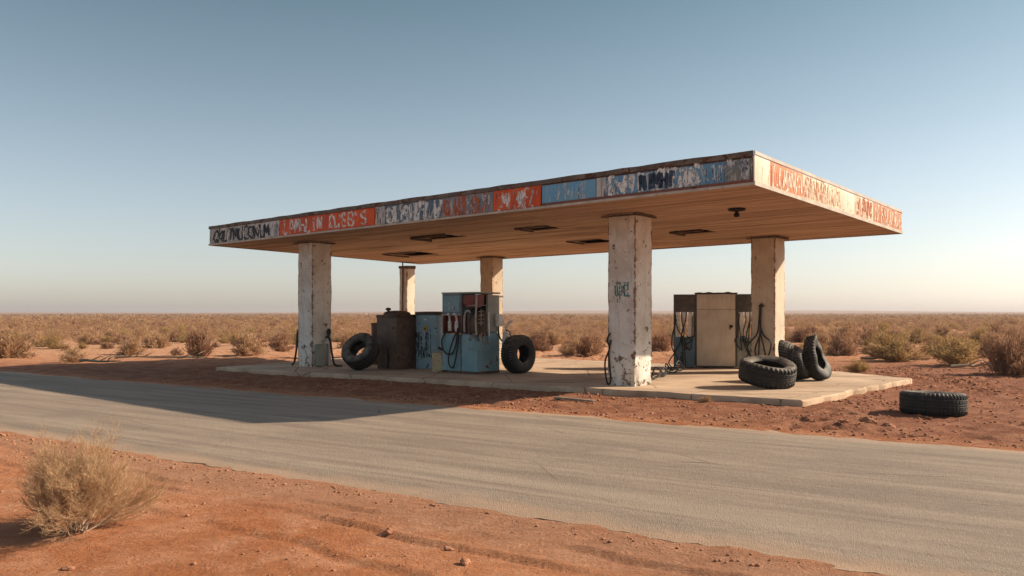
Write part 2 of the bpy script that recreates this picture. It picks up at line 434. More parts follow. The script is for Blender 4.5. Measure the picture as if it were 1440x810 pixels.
def np_mesh(name, V, Fq):
    me = bpy.data.meshes.new(name); n = len(Fq); k = Fq.shape[1]
    me.vertices.add(len(V)); me.vertices.foreach_set('co', np.asarray(V, np.float32).ravel())
    me.loops.add(n * k); me.loops.foreach_set('vertex_index', Fq.astype(np.int32).ravel())
    me.polygons.add(n); me.polygons.foreach_set('loop_start', np.arange(0, n * k, k, dtype=np.int32))
    me.update(calc_edges=True); return me
nx, ny = len(gx), len(gy)
idx = np.arange(nx * ny).reshape(ny, nx)
FQ = np.stack([idx[:-1, :-1], idx[:-1, 1:], idx[1:, 1:], idx[1:, :-1]], -1).reshape(-1, 4)
g = finish('ground', np_mesh('ground', np.stack([GX, GY, GZ], -1).reshape(-1, 3), FQ), M['soil'], None, True, None)
tag(g, kind='structure')

# road: a dusty strip with crumbling lips
ss = np.array(sorted(set([-v for v in grow(12, 260, .12, 1.06)] + axis([(-12, 22, .07)]) + grow(22, 420, .12, 1.05))))
jn = (fbm(ss * 1.6, ss * 0 + 1, 4, 61) - .5) * .13 + (fbm(ss * 5, ss * 0 + 1, 4, 62, .7) - .5) * .16
jf = (fbm(ss * 1.2, ss * 0 + 7, 4, 63) - .5) * .55 + (fbm(ss * 6, ss * 0 + 7, 3, 64) - .5) * .12
cols = [-1.0, -.995, -.97, -.8, -.5, -.2, 0, .2, .5, .8, .97, .995, 1.0]
zz = [-.09, .001, .007, .020, .032, .038, .04, .038, .032, .024, .018, .012, -.06]
RV = []
for c, z in zip(cols, zz):
    q = c * RHALF + (jn if c < 0 else jf) * sstep(np.abs(c), .75, .95)
    RV.append(np.stack([ss, q, np.full_like(ss, z) + (fbm(ss * .4, q * .4, 3, 71) - .5) * .02 * (abs(c) < .99)], -1))
RV = np.stack(RV, 1); nr = len(ss); nc = len(cols)
ri = np.arange(nr * nc).reshape(nr, nc)
RF = np.stack([ri[:-1, :-1], ri[1:, :-1], ri[1:, 1:], ri[:-1, 1:]], -1).reshape(-1, 4)
rd = finish('road', np_mesh('road', RV.reshape(-1, 3), RF[:, ::-1]), M['asphalt'], None, True, .7)
# local x runs along the road (RU), local y across it (towards the station)
rd.matrix_world = Matrix(((RU[0], RN[0], 0, RN[0] * RMID), (RU[1], RN[1], 0, RN[1] * RMID), (0, 0, 1, 0), (0, 0, 0, 1)))
tag(rd, kind='structure')
# RU,RN make a left-handed pair: turn the mesh so that the transform is a pure rotation
for v in rd.data.vertices: v.co.x = -v.co.x
rd.data.flip_normals()
rd.matrix_world = Matrix(((-RU[0], RN[0], 0, RN[0] * RMID), (-RU[1], RN[1], 0, RN[1] * RMID), (0, 0, 1, 0), (0, 0, 0, 1)))

# ------------------------------------------------------------------ concrete slab
def make_slab():
    loop = []; ins = []
    P = [np.array(p) for p in SLAB]; c = sum(P) / len(P)
    for i in range(len(P)):
        a, b = P[i], P[(i + 1) % len(P)]; L = np.linalg.norm(b - a); e = (b - a) / L; nrm = np.array([-e[1], e[0]])
        n = int(L / .09)
        for k in range(n):
            t = k * L / n
            chip = max(0, float(fbm(np.array([t * 2.3]), np.array([i * 9.]), 4, 81)[0]) - .54) * .30
            chip += (float(fbm(np.array([t * 9]), np.array([i * 7.]), 2, 82)[0]) - .5) * .034
            if k == 0: chip = .02
            loop.append(a + e * t + nrm * chip); ins.append((nrm, float(fbm(np.array([t * 5]), np.array([i * 3.]), 3, 83)[0])))
    n = len(loop); vs = []; fs = []
    rings = ((.0, -.12), (.0, .085), (.022, .12))
    for r, (off, z) in enumerate(rings):
        for p, (nr, q) in zip(loop, ins):
            o = off * (.4 + 1.6 * q); pz = z
            if r == 0: p = p + nr * (.0)
            if r == 1: pz = z + (q - .5) * .05
            w = p + nr * o
            vs.append((w[0], w[1], pz))
    for r in range(2):
        for k in range(n):
            fs.append((r * n + k, r * n + (k + 1) % n, (r + 1) * n + (k + 1) % n, (r + 1) * n + k))
    fs.append(tuple(2 * n + k for k in range(n)))
    mb = MB(); mb.add(vs, fs); o = mb.build('concrete_slab', M['slab'], None, True, .5)
    return o
sl = make_slab()
tag(sl, 'cracked concrete slab with chipped edges carrying the whole filling station', 'slab')

# ------------------------------------------------------------------ canopy
CX, CY, CZ = 3.832, 12.965, 3.62
CL, CW, CH = 16.47, 8.30, .53
def soffit_z(X, Y):
    p = np.array([X - CX, Y - CY]); return CZ - .0046 * float(p @ D1) - .0189 * float(p @ D2)
can = root('canopy', (CX, CY, CZ), YAW, -.0189, -.0046,
           label='wide flat filling station canopy with peeling painted fascia on square pillars', cat='canopy')
# local: x from -CL (far left end) to 0 (near corner), y from 0 (front) to CW, z up
HOLES = []
def hole(px, py, hx, hy):
    """a broken opening in the soffit, given by the spot it has in the plan"""
    Y = F * (CZ - EYE) / (441 - py); X = (px - 720) / F * Y
    for _ in range(6):
        z = soffit_z(X, Y) - EYE; Y = F * z / (441 - py); X = (px - 720) / F * Y
    p = np.array([X - CX, Y - CY]); HOLES.append((-float(p @ D1), float(p @ D2), hx, hy))
hole(580, 357, .75, .55); hole(617, 333, .62, .36); hole(758, 321, .42, .34); hole(832, 339, .50, .40); hole(976, 326, .42, .36)
def soffit():
    v = []; f = []; tint = []
    nb = 42; bw = CW / nb
    for i in range(nb):
        y0 = i * bw + .0025; y1 = (i + 1) * bw - .0025; ym = (y0 + y1) / 2
        cuts = sorted([(-CL * .33 + random.uniform(-.4, .4), 0), (-CL * .67 + random.uniform(-.4, .4), 0)])
        segs = [(-CL + .03, -.03)]
        for (hx, hy, a, b) in HOLES:
            if abs(ym - hy) < b:
                w = a * random.uniform(.8, 1.08); ns = []
                for s0, s1 in segs:
                    if s1 < hx - w or s0 > hx + w: ns.append((s0, s1)); continue
                    if s0 < hx - w: ns.append((s0, hx - w))
                    if s1 > hx + w: ns.append((hx + w, s1))
                segs = ns
        for cx_, _ in cuts:
            ns = []
            for s0, s1 in segs:
                if s0 + .3 < cx_ < s1 - .3: ns += [(s0, cx_ - .003), (cx_ + .003, s1)]
                else: ns.append((s0, s1))
            segs = ns
        for s0, s1 in segs:
            k = max(2, int((s1 - s0) / .9)); b = len(v); t = random.random() ** 1.6; dz = random.uniform(-.0035, .0035); ph = random.uniform(0, 9)
            for j in range(k + 1):
                x = s0 + (s1 - s0) * j / k; w = dz + .008 * sin(x * 1.1 + ph) * random.random()
                v += [(x, y0, w), (x, y1, w + random.uniform(-.003, .003)), (x, y1, w + .02), (x, y0, w + .02)]
            for j in range(k):
                q = b + 4 * j
                for e in range(4): f.append((q + e, q + 4 + e, q + 4 + (e + 1) % 4, q + (e + 1) % 4)); tint.append(t)
            f += [(b, b + 1, b + 2, b + 3), (b + 4 * k + 3, b + 4 * k + 2, b + 4 * k + 1, b + 4 * k)]; tint += [t, t]
    me = bpy.data.meshes.new('soffit_boards'); me.from_pydata(v, [], f)
    bm = bmesh.new(); bm.from_mesh(me); bmesh.ops.recalc_face_normals(bm, faces=bm.faces); bm.to_mesh(me); bm.free()
    a = me.attributes.new('tint', 'FLOAT', 'FACE'); a.data.foreach_set('value', tint)
    return finish('soffit_boards', me, M['boards'], can, False)
soffit()
mb = MB()                                      # roof deck above the boards
mb.box((-CL + .05, .05, .30), (-.05, CW - .05, CH - .03), .01)
mb.build('roof_deck', M['rustmetal'], can)
mb = MB()                                      # the beams that carry fascia and boards
mb.box((-CL + .04, .045, .03), (-.04, .10, .298), .004); mb.box((-CL + .04, CW - .10, .03), (-.04, CW - .045, .298), .004)
mb.box((-CL + .045, .11, .03), (-CL + .10, CW - .11, .298), .004); mb.box((-.10, .11, .03), (-.045, CW - .11, .298), .004)
for k in range(1, 8): mb.box((-CL + k * CL / 8 - .03, .105, .035), (-CL + k * CL / 8 + .03, CW - .105, .28), .004)
mb.build('edge_beam', M['rustmetal'], can)

# rim flashings, a little bent
def strip(x0, y0, x1, y1, z0, z1, th, amp, seg=.35, zamp=0.):
    L = sqrt((x1 - x0) ** 2 + (y1 - y0) ** 2); n = max(2, int(L / seg)); ex, ey = (x1 - x0) / L, (y1 - y0) / L; nx_, ny_ = ey, -ex
    v = []; f = []
    for i in range(n + 1):
        x = x0 + ex * L * i / n; y = y0 + ey * L * i / n; j = random.uniform(0, amp); dz = random.uniform(-zamp, zamp)
        v += [(x + nx_ * j, y + ny_ * j, z0 + dz * .5), (x + nx_ * (th + j), y + ny_ * (th + j), z0 + dz * .5),
              (x + nx_ * (th + j), y + ny_ * (th + j), z1 + dz), (x + nx_ * j, y + ny_ * j, z1 + dz)]
    for i in range(n):
        q = 4 * i
        for e in range(4): f.append((q + e, q + (e + 1) % 4, q + 4 + (e + 1) % 4, q + 4 + e))
    f += [(3, 2, 1, 0), (4 * n, 4 * n + 1, 4 * n + 2, 4 * n + 3)]
    return v, f
def strip_obj(name, mat, *a, **k):
    mb = MB(); mb.add(*strip(*a, **k)); return mb.build(name, mat, can, False)
strip_obj('rim_flashing', M['flashing'], -CL, 0, 0, 0, CH - .075, CH + .012, .024, .006, .35, .008)
strip_obj('rim_flashing', M['paletrim'], .004, 0, .004, CW, CH - .05, CH + .004, .016, .004, .35, .006)
strip_obj('rim_flashing', M['flashing'], 0, CW + .004, -CL, CW + .004, CH - .07, CH, .02, .006)
strip_obj('rim_flashing', M['flashing'], -CL - .004, CW, -CL - .004, 0, CH - .07, CH, .02, .006)
strip_obj('bottom_trim', M['paletrim'], -CL, -.002, .018, -.002, -.012, .032, .022, .002)
strip_obj('bottom_trim', M['paletrim'], .006, -.004, .006, CW, -.014, .052, .02, .003)
strip_obj('bottom_trim', M['flashing'], 0, CW + .002, -CL, CW + .002, -.012, .04, .02, .003)
strip_obj('bottom_trim', M['flashing'], -CL - .002, CW, -CL - .002, 0, -.012, .04, .02, .003)
mb = MB(); mb.box((-CL, CW - .044, .042), (0, CW + .0, CH - .072), .004); mb.build('back_fascia', M['flashing'], can)
mb = MB(); mb.box((-CL, .02, .042), (-CL + .044, CW - .046, CH - .072), .004); mb.build('end_fascia', M['flashing'], can)

# lettering: strokes in a unit cell (x 0..1, z 0..1)
GL = {
 'A': [[(0, 0), (.45, 1), (.95, 0)], [(.2, .38), (.75, .38)]], 'B': [[(.1, 0), (.1, 1), (.7, .9), (.75, .6), (.15, .52), (.85, .4), (.8, .06), (.1, 0)]],
 'C': [[(.9, .85), (.5, 1), (.1, .7), (.1, .25), (.5, 0), (.9, .15)]], 'D': [[(.1, 0), (.1, 1), (.65, .9), (.9, .5), (.65, .06), (.1, 0)]],
 'E': [[(.85, 1), (.1, 1), (.1, 0), (.9, 0)], [(.1, .52), (.7, .52)]], 'F': [[(.85, 1), (.1, 1), (.1, 0)], [(.1, .55), (.7, .55)]],
 'G': [[(.9, .85), (.5, 1), (.1, .7), (.1, .2), (.5, 0), (.9, .15), (.9, .5), (.55, .5)]], 'H': [[(.1, 0), (.1, 1)], [(.85, 0), (.85, 1)], [(.1, .5), (.85, .5)]],
 'h': [[(.1, 0), (.1, 1)], [(.1, .45), (.5, .62), (.8, .4), (.8, 0)]], 'I': [[(.5, 0), (.5, 1)]], 'J': [[(.7, 1), (.7, .2), (.4, 0), (.1, .2)]],
 'L': [[(.1, 1), (.1, 0), (.8, .04)]], 'M': [[(0, 0), (.15, 1), (.5, .3), (.85, 1), (1, 0)]], 'N': [[(.08, 0), (.1, 1), (.85, 0), (.88, 1)]],
 'O': [[(.5, 1), (.1, .7), (.1, .25), (.5, 0), (.9, .25), (.9, .7), (.5, 1)]], 'P': [[(.1, 0), (.1, 1), (.75, .95), (.8, .55), (.1, .48)]],
 'S': [[(.85, .85), (.5, 1), (.12, .78), (.3, .55), (.75, .42), (.85, .18), (.5, 0), (.1, .14)]], 'T': [[(.05, 1), (.95, 1)], [(.5, 1), (.5, 0)]],
 'U': [[(.1, 1), (.1, .2), (.45, 0), (.85, .2), (.85, 1)]], 'V': [[(.05, 1), (.45, 0), (.9, 1)]], 'W': [[(0, 1), (.25, 0), (.5, .7), (.75, 0), (1, 1)]],
 'Y': [[(.05, 1), (.45, .5), (.9, 1)], [(.45, .5), (.4, 0)]], '7': [[(.05, .95), (.9, 1), (.4, 0)]], "'": [[(.3, 1), (.25, .75)]],
 '4': [[(.7, 0), (.7, 1), (.05, .35), (.95, .35)]], 'K': [[(.1, 0), (.1, 1)], [(.8, 1), (.15, .5), (.85, 0)]], 'Q': [[(.5, 1), (.1, .7), (.1, .25), (.5, 0), (.9, .25), (.9, .7), (.5, 1)], [(.55, .3), (1, -.1)]],
 '.': [[(.3, .02), (.45, .06)]], '/': [[(.1, 0), (.75, 1)]],
}
def letters(text, x0, x1, z0, z1, w, y, rs, drip=.3, jit=.24, face='front'):
    """flat brush strokes 3 mm proud of the panel; returns an MB"""
    mb = MB(); n = len(text); cw = (x1 - x0) / n
    def poly(pts, wid):
        pts = [Vector((p[0], 0, p[1])) for p in pts]; k = len(pts); vs = []; fs = []
        for i, p in enumerate(pts):
            d = (pts[min(i + 1, k - 1)] - pts[max(i - 1, 0)]); d = d.normalized() if d.length > 1e-6 else Vector((1, 0, 0))
            nn = Vector((-d.z, 0, d.x)); ww = wid * rs.uniform(.55, 1.25)
            # calligraphic: upright strokes are thick
            ww *= .55 + .55 * abs(d.z)
            a = p + nn * ww; b = p - nn * ww
            vs += [(a.x, y, a.z), (b.x, y, b.z), (a.x, y + .004, a.z), (b.x, y + .004, b.z)]
        for i in range(k - 1):
            q = 4 * i; fs += [(q, q + 1, q + 5, q + 4), (q + 2, q + 6, q + 7, q + 3), (q, q + 4, q + 6, q + 2), (q + 1, q + 3, q + 7, q + 5)]
        fs += [(0, 2, 3, 1), (4 * k - 4, 4 * k - 3, 4 * k - 1, 4 * k - 2)]
        mb.add(vs, fs)
    for i, ch in enumerate(text):
        if ch == ' ' or ch not in GL: continue
        sx = cw * rs.uniform(.75, 1.15); ox = x0 + i * cw + rs.uniform(0, .1) * cw
        sz = (z1 - z0) * rs.uniform(.86, 1.08); oz = z0 + (z1 - z0 - sz) * rs.random(); lean = rs.uniform(-.22, .22)
        for st in GL[ch]:
            sm = [Vector((a, b, 0)) for a, b in st]
            sm = spline(sm, 4) if len(sm) > 2 else [sm[0], sm[0].lerp(sm[1], .33), sm[0].lerp(sm[1], .66), sm[1]]
            pts = [(ox + (p.x + lean * p.y + rs.uniform(-jit, jit) * .35) * sx, oz + (p.y + rs.uniform(-jit, jit) * .3) * sz) for p in sm]
            poly(pts, w)
            if rs.random() < drip:
                px, pz = rs.choice(pts); l = rs.uniform(.05, .16); lo = max(z0 - .03, pz - l)
                if pz - lo > .02: poly([(px, pz), (px + rs.uniform(-.01, .01), (pz + lo) / 2), (px, lo)], w * .4)
    return mb

def u_at(px):                                   # distance along the front from the near corner to a spot seen at px
    return (F * CX - (px - 720) * CY) / ((px - 720) * .6462 + F * .7632)
def smears(n, w, z0, z1, y, rs, wid=.012, lmin=.05, lmax=.26):
    mb = MB()
    for _ in range(n):
        x = rs.uniform(.02, w - .02); l = rs.uniform(lmin, lmax); z = rs.uniform(z0 + l * .6, z1); k = 5; vs = []; fs = []; lean = rs.uniform(-.12, .12)
        for i in range(k + 1):
            t = i / k; ww = wid * rs.uniform(.4, 1.2) * (1 - .55 * t); zz_ = max(z0, z - l * t); xx = min(w - .01, max(.01, x + lean * l * t + rs.uniform(-.006, .006)))
            vs += [(xx - ww, y, zz_), (xx + ww, y, zz_)]
        for i in range(k): fs.append((2 * i, 2 * i + 1, 2 * i + 3, 2 * i + 2))
        vs += [(a, b + .003, c) for a, b, c in vs]; m = 2 * k + 2
        fs = fs + [(f[3] + m, f[2] + m, f[1] + m, f[0] + m) for f in fs]
        mb.add(vs, fs)
    return mb
SMEAR = dict(grey=[('dark', 40), ('white', 24), ('rustd', 10)], orange=[('white', 3), ('rustd', 6)], navy=[('navy', 16), ('white', 18), ('pale', 14)], mixed=[('red', 24), ('pale', 26), ('navy', 12)],
             blue=[('pale', 6), ('navy', 3)], deep=[('pale', 13), ('navy', 20), ('white', 12)], worn=[('pale', 22), ('dark', 14)], cream=[('rust', 5)], rust=[('cream', 9), ('red', 20)], pale=[('red', 20), ('rust', 26), ('cream', 14)])
SG = dict(
    orange=make_sign('sign_orange', (.74, .105, .024), (.56, .075, .022), (.34, .24, .19), .61, .22),
    grey=make_sign('sign_grey_white', (.62, .59, .56), (.42, .38, .34), (.17, .115, .085), .55, .5),
    navy=make_sign('sign_navy', (.07, .11, .16), (.12, .17, .23), (.46, .43, .39), .55, .35),
    mixed=make_sign('sign_mixed', (.30, .30, .30), (.19, .21, .235), (.40, .10, .045), .52, .45, .8),
    blue=make_sign('sign_blue', (.13, .34, .52), (.155, .35, .50), (.46, .45, .42), .59, .2),
    deep=make_sign('sign_deep_blue', (.085, .22, .37), (.12, .28, .42), (.46, .44, .40), .56, .35),
    worn=make_sign('sign_worn_grey', (.21, .19, .165), (.14, .15, .155), (.38, .35, .31), .55, .4),
    cream=make_sign('sign_cream', (.72, .60, .48), (.66, .54, .42), (.50, .36, .26), .68, .15),
    rust=make_sign('sign_sunburnt_orange', (.58, .17, .062), (.52, .19, .085), (.72, .50, .36), .60, .40, 1.3),
    pale=make_sign('sign_bleached', (.72, .58, .45), (.66, .48, .34), (.58, .27, .14), .58, .45, 1.3))
LM = dict(white=make_letter('letter_white', (.80, .76, .70), (.62, .56, .50), 0.43), dark=make_letter('letter_dark', (.035, .04, .045), (.06, .065, .07), .36),
          navy=make_letter('letter_navy', (.03, .05, .08), (.06, .09, .13), .40), pale=make_letter('letter_pale', (.62, .62, .60), (.44, .48, .52), 0.49),
          rustd=make_letter('letter_dark_rust', (.12, .045, .025), (.2, .06, .03), .46), rust=make_letter('letter_rust', (.58, .25, .13), (.52, .30, .19), 0.47), red=make_letter('letter_orange', (.45, .12, .045), (.38, .10, .05), .42),
          cream=make_letter('letter_cream', (.74, .62, .50), (.66, .5, .38), 0.43))
PANELS = [  # px left, px right, look, z0, z1, [(text, a, b, zl, zh, width, material)], label
 (295, 392.5, 'grey', .042, .447, [('Q4LTMUCCNUM', .06, .88, .07, .36, .036, 'dark'), ('I I I', .2, .8, .05, .36, .02, 'white')], 'grey white sign panel crowded with dark lettering'),
 (393.5, 526.5, 'orange', .042, .447, [("LAMhLIN OJSB'S", .05, .93, .09, .37, .027, 'white')], 'orange red sign panel with scrawled white lettering'),
 (528, 541, 'grey', .042, .447, [], 'narrow pale grey sign panel'),
 (541.5, 621, 'navy', .042, .447, [('OLGHFLV', .04, .98, .05, .38, .040, 'white')], 'navy sign panel with broken white lettering'),
 (621.5, 693.5, 'mixed', .042, .447, [('CIU U', .05, .75, .08, .36, .034, 'red'), (' U H P', .05, .95, .06, .36, .028, 'pale')], 'sign panel of mixed grey and orange flakes'),
 (694, 760.5, 'orange', .042, .447, [('.MI.NF.', .06, .9, .06, .36, .022, 'white'), (' J /', .2, .9, .08, .38, .02, 'pale')], 'orange red sign panel with faint drips of white'),
 (762.5, 838, 'blue', .085, .425, [('.vMV 7L', .12, .85, .04 + .06, .36, .024, 'pale')], 'plain faded blue sign panel with faint marks'),
 (839, 852, 'grey', .085, .430, [], 'narrow white strip beside the blue sign panel'),
 (852.5, 1019, 'deep', .085, .425, [('EhIVJHIGBFTUS', .03, .80, .11, .38, .030, 'white'), ('IOWJ', .74, .98, .14, .36, .026, 'pale'), (' NIMHI', .25, .6, .11, .36, .03, 'navy')], 'long dark blue sign panel with scrubbed white letters'),
 (1019.5, 1058.6, 'worn', .085, .425, [('V/MA', .05, .9, .12, .40, .03, 'pale')], 'worn grey sign panel at the near corner'),
]
rs = random.Random(5)
for (pl, pr, look, z0, z1, texts, lab) in PANELS:
    ul, ur = u_at(pl), max(.006, u_at(pr)); w = ul - ur
    mb = MB(); mb.box((0, -.006, z0), (w, .043, z1), .004); p = mb.build('sign_panel', SG[look], can)
    p.location = (-ul, 0, 0); p['label'] = lab
    if w > .3:
        for j, (mt, n_) in enumerate(SMEAR[look]): smears(int(n_ * w / 1.6) + 1, w, z0 + .01, z1 - .01, -.0075 - .0007 * j, rs).build('paint_streaks', LM[mt], p, False)
    for j, (tx, a, b, zl, zh, lw, mt) in enumerate(texts):
        letters(tx, a * w, b * w, zl - .015, zh + .03, lw * 1.2, -.0105 - .003 * j, rs).build('lettering', LM[mt], p, False)
strip_obj('bottom_trim', M['redtrim'], -u_at(762.5), -.001, -.004, -.001, .034, .083, .012, .003)
mb = MB(); mb.box((-.012, -.016, .033), (.001, .0, CH - .076), .002); mb.build('corner_post', M['rustmetal'], can)
ENDP = [  # y0, y1, look, texts
 (.012, .62, 'cream', [], 'blank cream sign panel at the sunlit corner'),
 (.624, 2.05, 'rust', [('LUUNA', .06, .95, .10, .38, .03, 'cream')], 'sunburnt orange sign panel with dripping cream letters'),
 (2.054, 4.05, 'pale', [('SANNPHJLT', .03, .97, .10, .38, .022, 'rust')], 'bleached cream sign panel with thin rusty letters'),
 (4.054, 4.85, 'cream', [('. .', .1, .9, .1, .3, .02, 'rust')], 'plain cream sign panel between the lettered ones'),
 (4.854, 6.1, 'pale', [('/AN', .1, .95, .08, .38, .035, 'red')], 'pale peach sign panel with orange strokes'),
 (6.104, 8.28, 'rust', [('AFESUVTUB', .04, .96, .10, .38, .028, 'cream'), ('I II I I', .1, .9, .1, .36, .012, 'rust')], 'far orange sign panel with washed out letters'),
]
for (y0, y1, look, texts, lab) in ENDP:
    w = y1 - y0; mb = MB(); mb.box((0, -.008, .056), (w, .034, .476), .004); p = mb.build('sign_panel', SG[look], can)
    p.location = (0, y0, 0); p.rotation_euler = (0, 0, pi / 2); p['label'] = lab
    for j, (mt, n_) in enumerate(SMEAR[look]): smears(int(n_ * w / 1.1) + 1, w, .066, .466, -.0095 - .0007 * j, rs, .013, .08, .36).build('paint_streaks', LM[mt], p, False)
    for j, (tx, a, b, zl, zh, lw, mt) in enumerate(texts):
        letters(tx, a * w, b * w, zl - .01, zh + .06, lw * 1.0, -.0135 - .003 * j, rs, .5).build('lettering', LM[mt], p, False)
# a dead lamp under the soffit
lx = (1036 - 720) / F; Yl = 15.6; Xl = lx * Yl
pl = np.array([Xl - CX, Yl - CY]); ll = (-float(pl @ D1), float(pl @ D2))
mb = MB(); mb.lathe([(.02, -.16), (.05, -.15), (.055, -.10), (.03, -.07), (.03, -.045), (.15, -.035), (.17, -.012), (.16, -.003)], 24, 0, 0, ll)
mb.build('ceiling_lamp', M['dark'], can)
# bent tin frames round two of the openings
for (hx, hy, a, b) in HOLES:
    mb = MB()
    for (x0, y0, x1, y1) in ((hx - a, hy - b - .04, hx + a, hy - b + .01), (hx - a - .04, hy - b, hx - a + .01, hy + b)):
        mb.box((x0, y0, -.035 - random.uniform(0, .03)), (x1, y1, -.008), .003, 0, .012)
    mb.build('vent_frame', M['rustmetal'], can)

# ------------------------------------------------------------------ pillars
def pillar(near, w, ztop, label, mat, foot=.0, seed=1, collar=True, gap=0.):
    z0 = .121
    c = np.array(near) + D1 * w / 2 + D2 * w / 2
    r = root('pillar', (c[0], c[1], z0), YAW, label=label, cat='pillar', group='pillars carrying the canopy')
    H = ztop - z0; nz = int(H / .06); per = []
    m = 10
    for e in range(4):
        for k in range(m):
            t = k / m * 2 - 1; per.append([(t, -1), (1, t), (-t, 1), (-1, -t)][e])
    v = []; f = []; n = len(per)
    for j in range(nz + 1):
        z = H * j / nz
        for i, (a, b) in enumerate(per):
            x, y = a * w / 2, b * w / 2
            corner = max(0, (abs(a) + abs(b)) - 1.78) / .22
            q = float(vnoise(np.array([i * .7 + z * 2.]), np.array([z * 3.1 + seed * 5]), seed)[0])
            bite = corner * (.004 + .013 * max(0, q - .5) * 2)
            low = max(0, 1 - z / .5)
            bite += low * foot * max(0, q - .35)
            s = 1 - bite / (w / 2)
            wob = (float(vnoise(np.array([a * 2 + seed]), np.array([z * 1.3 + b * 2]), seed + 3)[0]) - .5) * .003
            v.append((x * s + wob * a, y * s + wob * b, z))
    for j in range(nz):
        for i in range(n): f.append((j * n + i, j * n + (i + 1) % n, (j + 1) * n + (i + 1) % n, (j + 1) * n + i))
    f += [tuple(range(n - 1, -1, -1)), tuple(nz * n + i for i in range(n))]
    mb = MB(); mb.add(v, f); mb.build('shaft', mat, r, True, .5)
    if collar:
        mb = MB(); h = w / 2 + .07; k = 20; vs = []
        for t in range(k * 4):
            e, u = divmod(t, k); u = u / k * 2 - 1; x, y = [(u, -1), (1, u), (-u, 1), (-1, -u)][e]
            d = h * random.uniform(.94, 1.1); vs.append((x * d, y * d))
        nn = len(vs)
        mb.add([(x, y, H - .06 + random.uniform(-.006, .006)) for x, y in vs] + [(x, y, H - .036) for x, y in vs],
               [(i, (i + 1) % nn, nn + (i + 1) % nn, nn + i) for i in range(nn)] + [tuple(range(nn - 1, -1, -1)), tuple(range(nn, 2 * nn))])
        mb.build('collar_plate', M['rustmetal'], r, False)
    return r, H
def ptop(near, w):
    p = np.array(near) + D1 * w / 2 + D2 * w / 2; return soffit_z(p[0], p[1]) + .012
MP = make_pillar('whitewashed_concrete', .325, wear=.62); MPS = make_pillar('whitewashed_concrete_thin', .265, (.50, .40, .29), (.42, .31, .21), .63)
MPB = make_pillar('cream_concrete', .31, (.60, .50, .385), (.50, .40, .30), .66); MPX = make_pillar('cream_concrete_stub', .195, (.62, .55, .44), (.52, .44, .33), .66)
NFR, NFL, NBR, NBM, NBL = (2.44, 16.2), (-5.40, 22.1), (6.40, 19.9), (-.64, 26.3), (-3.73, 29.0)
pFR, HFR = pillar(NFR, .65, ptop(NFR, .65), 'whitewashed square pillar with teal graffiti scrawl and rusty corner', MP, .10, 3)
pFL, HFL = pillar(NFL, .65, ptop(NFL, .65), 'chipped white pillar near the left end with small grey box at foot', MP, .05, 5)
pBR, HBR = pillar(NBR, .62, ptop(NBR, .62), 'cream pillar beside the tan cabinet with black hoses hanging down', MPB, .03, 7)
pBM, HBM = pillar(NBM, .53, ptop(NBM, .53), 'tan back pillar rising directly behind the blue fuel pump', MPS, .03, 9)
pBL, HBL = pillar(NBL, .39, ptop(NBL, .39) - .15, 'thin broken pillar stopping just short of the canopy behind the brown bin', MPX, .02, 11, False)
# its bent pipe that alone reaches the canopy
mb = MB(); mb.tube(spline([(.02, -.23, .9), (.0, -.235, 1.7), (.015, -.225, 2.6), (.0, -.215, HBL), (-.02, -.20, HBL + .16)], 5), .022, 8)
mb.build('drain_pipe', M['rustmetal'], pBL)
mb = MB(); mb.box((-.22, -.22, HBL - .09), (.22, .22, HBL + .012), .012, 0, .012); mb.build('cap', M['rustmetal'], pBL)
# iron band on the back pillar, and the grey box and its stub on the left pillar
mb = MB()
for (a, b) in (((-.28, -.275), (.28, -.267)), ((.267, -.265), (.275, .28))): mb.box((a[0], a[1], 1.98), (b[0], b[1], 2.03), .002)
mb.build('iron_band', M['rustmetal'], pBM)
mb = MB(); mb.box((.327, -.22, .03), (.40, .16, .62), .012); mb.build('access_panel', M['greygreen'], pFL)
# graffiti
rs2 = random.Random(12)
mt_g = make_letter('teal_graffiti', (.12, .32, .32), (.06, .15, .15), .42)
g_ = letters('UJMEL', -.14, .22, 1.80, 2.02, .016, -.3325, rs2, .4, .2)
g2 = letters('TTTT', -.16, .22, 2.02, 2.07, .010, -.3335, rs2, 0, .1); g_.add(g2.v, g2.f)
g3 = letters('U.', -.09, .06, 1.66, 1.80, .012, -.3330, rs2, .2, .1); g_.add(g3.v, g3.f)
g_.build('graffiti', mt_g, pFR, False)

# ------------------------------------------------------------------ hoses
def hose(name, runs, label, r=.016, cat='hose', group=None, loc=None):
    P0 = Vector(loc or runs[0][0])
    mb = MB()
    for pts in runs: mb.tube([p - P0 for p in spline(pts, 7)], r, 8)
    o = mb.build(name, M['hose']); o.location = P0
    return tag(o, label, cat, group)
def W(px, py, Y): return ((px - 720) / F * Y, Y, EYE + (441 - py) * Y / F)
def on(base, dx, z, dy=0.): return (base[0] + dx, base[1] + dy, z)
# left of the front pillar
Y = 16.55
hose('rubber_hose', [[W(858, 468, Y), W(854, 478, Y), W(857, 490, Y), W(851, 508, Y), (W(852, 500, Y)[0], Y, .30), (W(855, 500, Y)[0], Y - .02, .145), (W(859, 500, Y)[0], Y + .03, .24), W(856, 500, Y), W(859, 478, Y)]],
     'black hose looped down the left side of the graffitied pillar', .018)
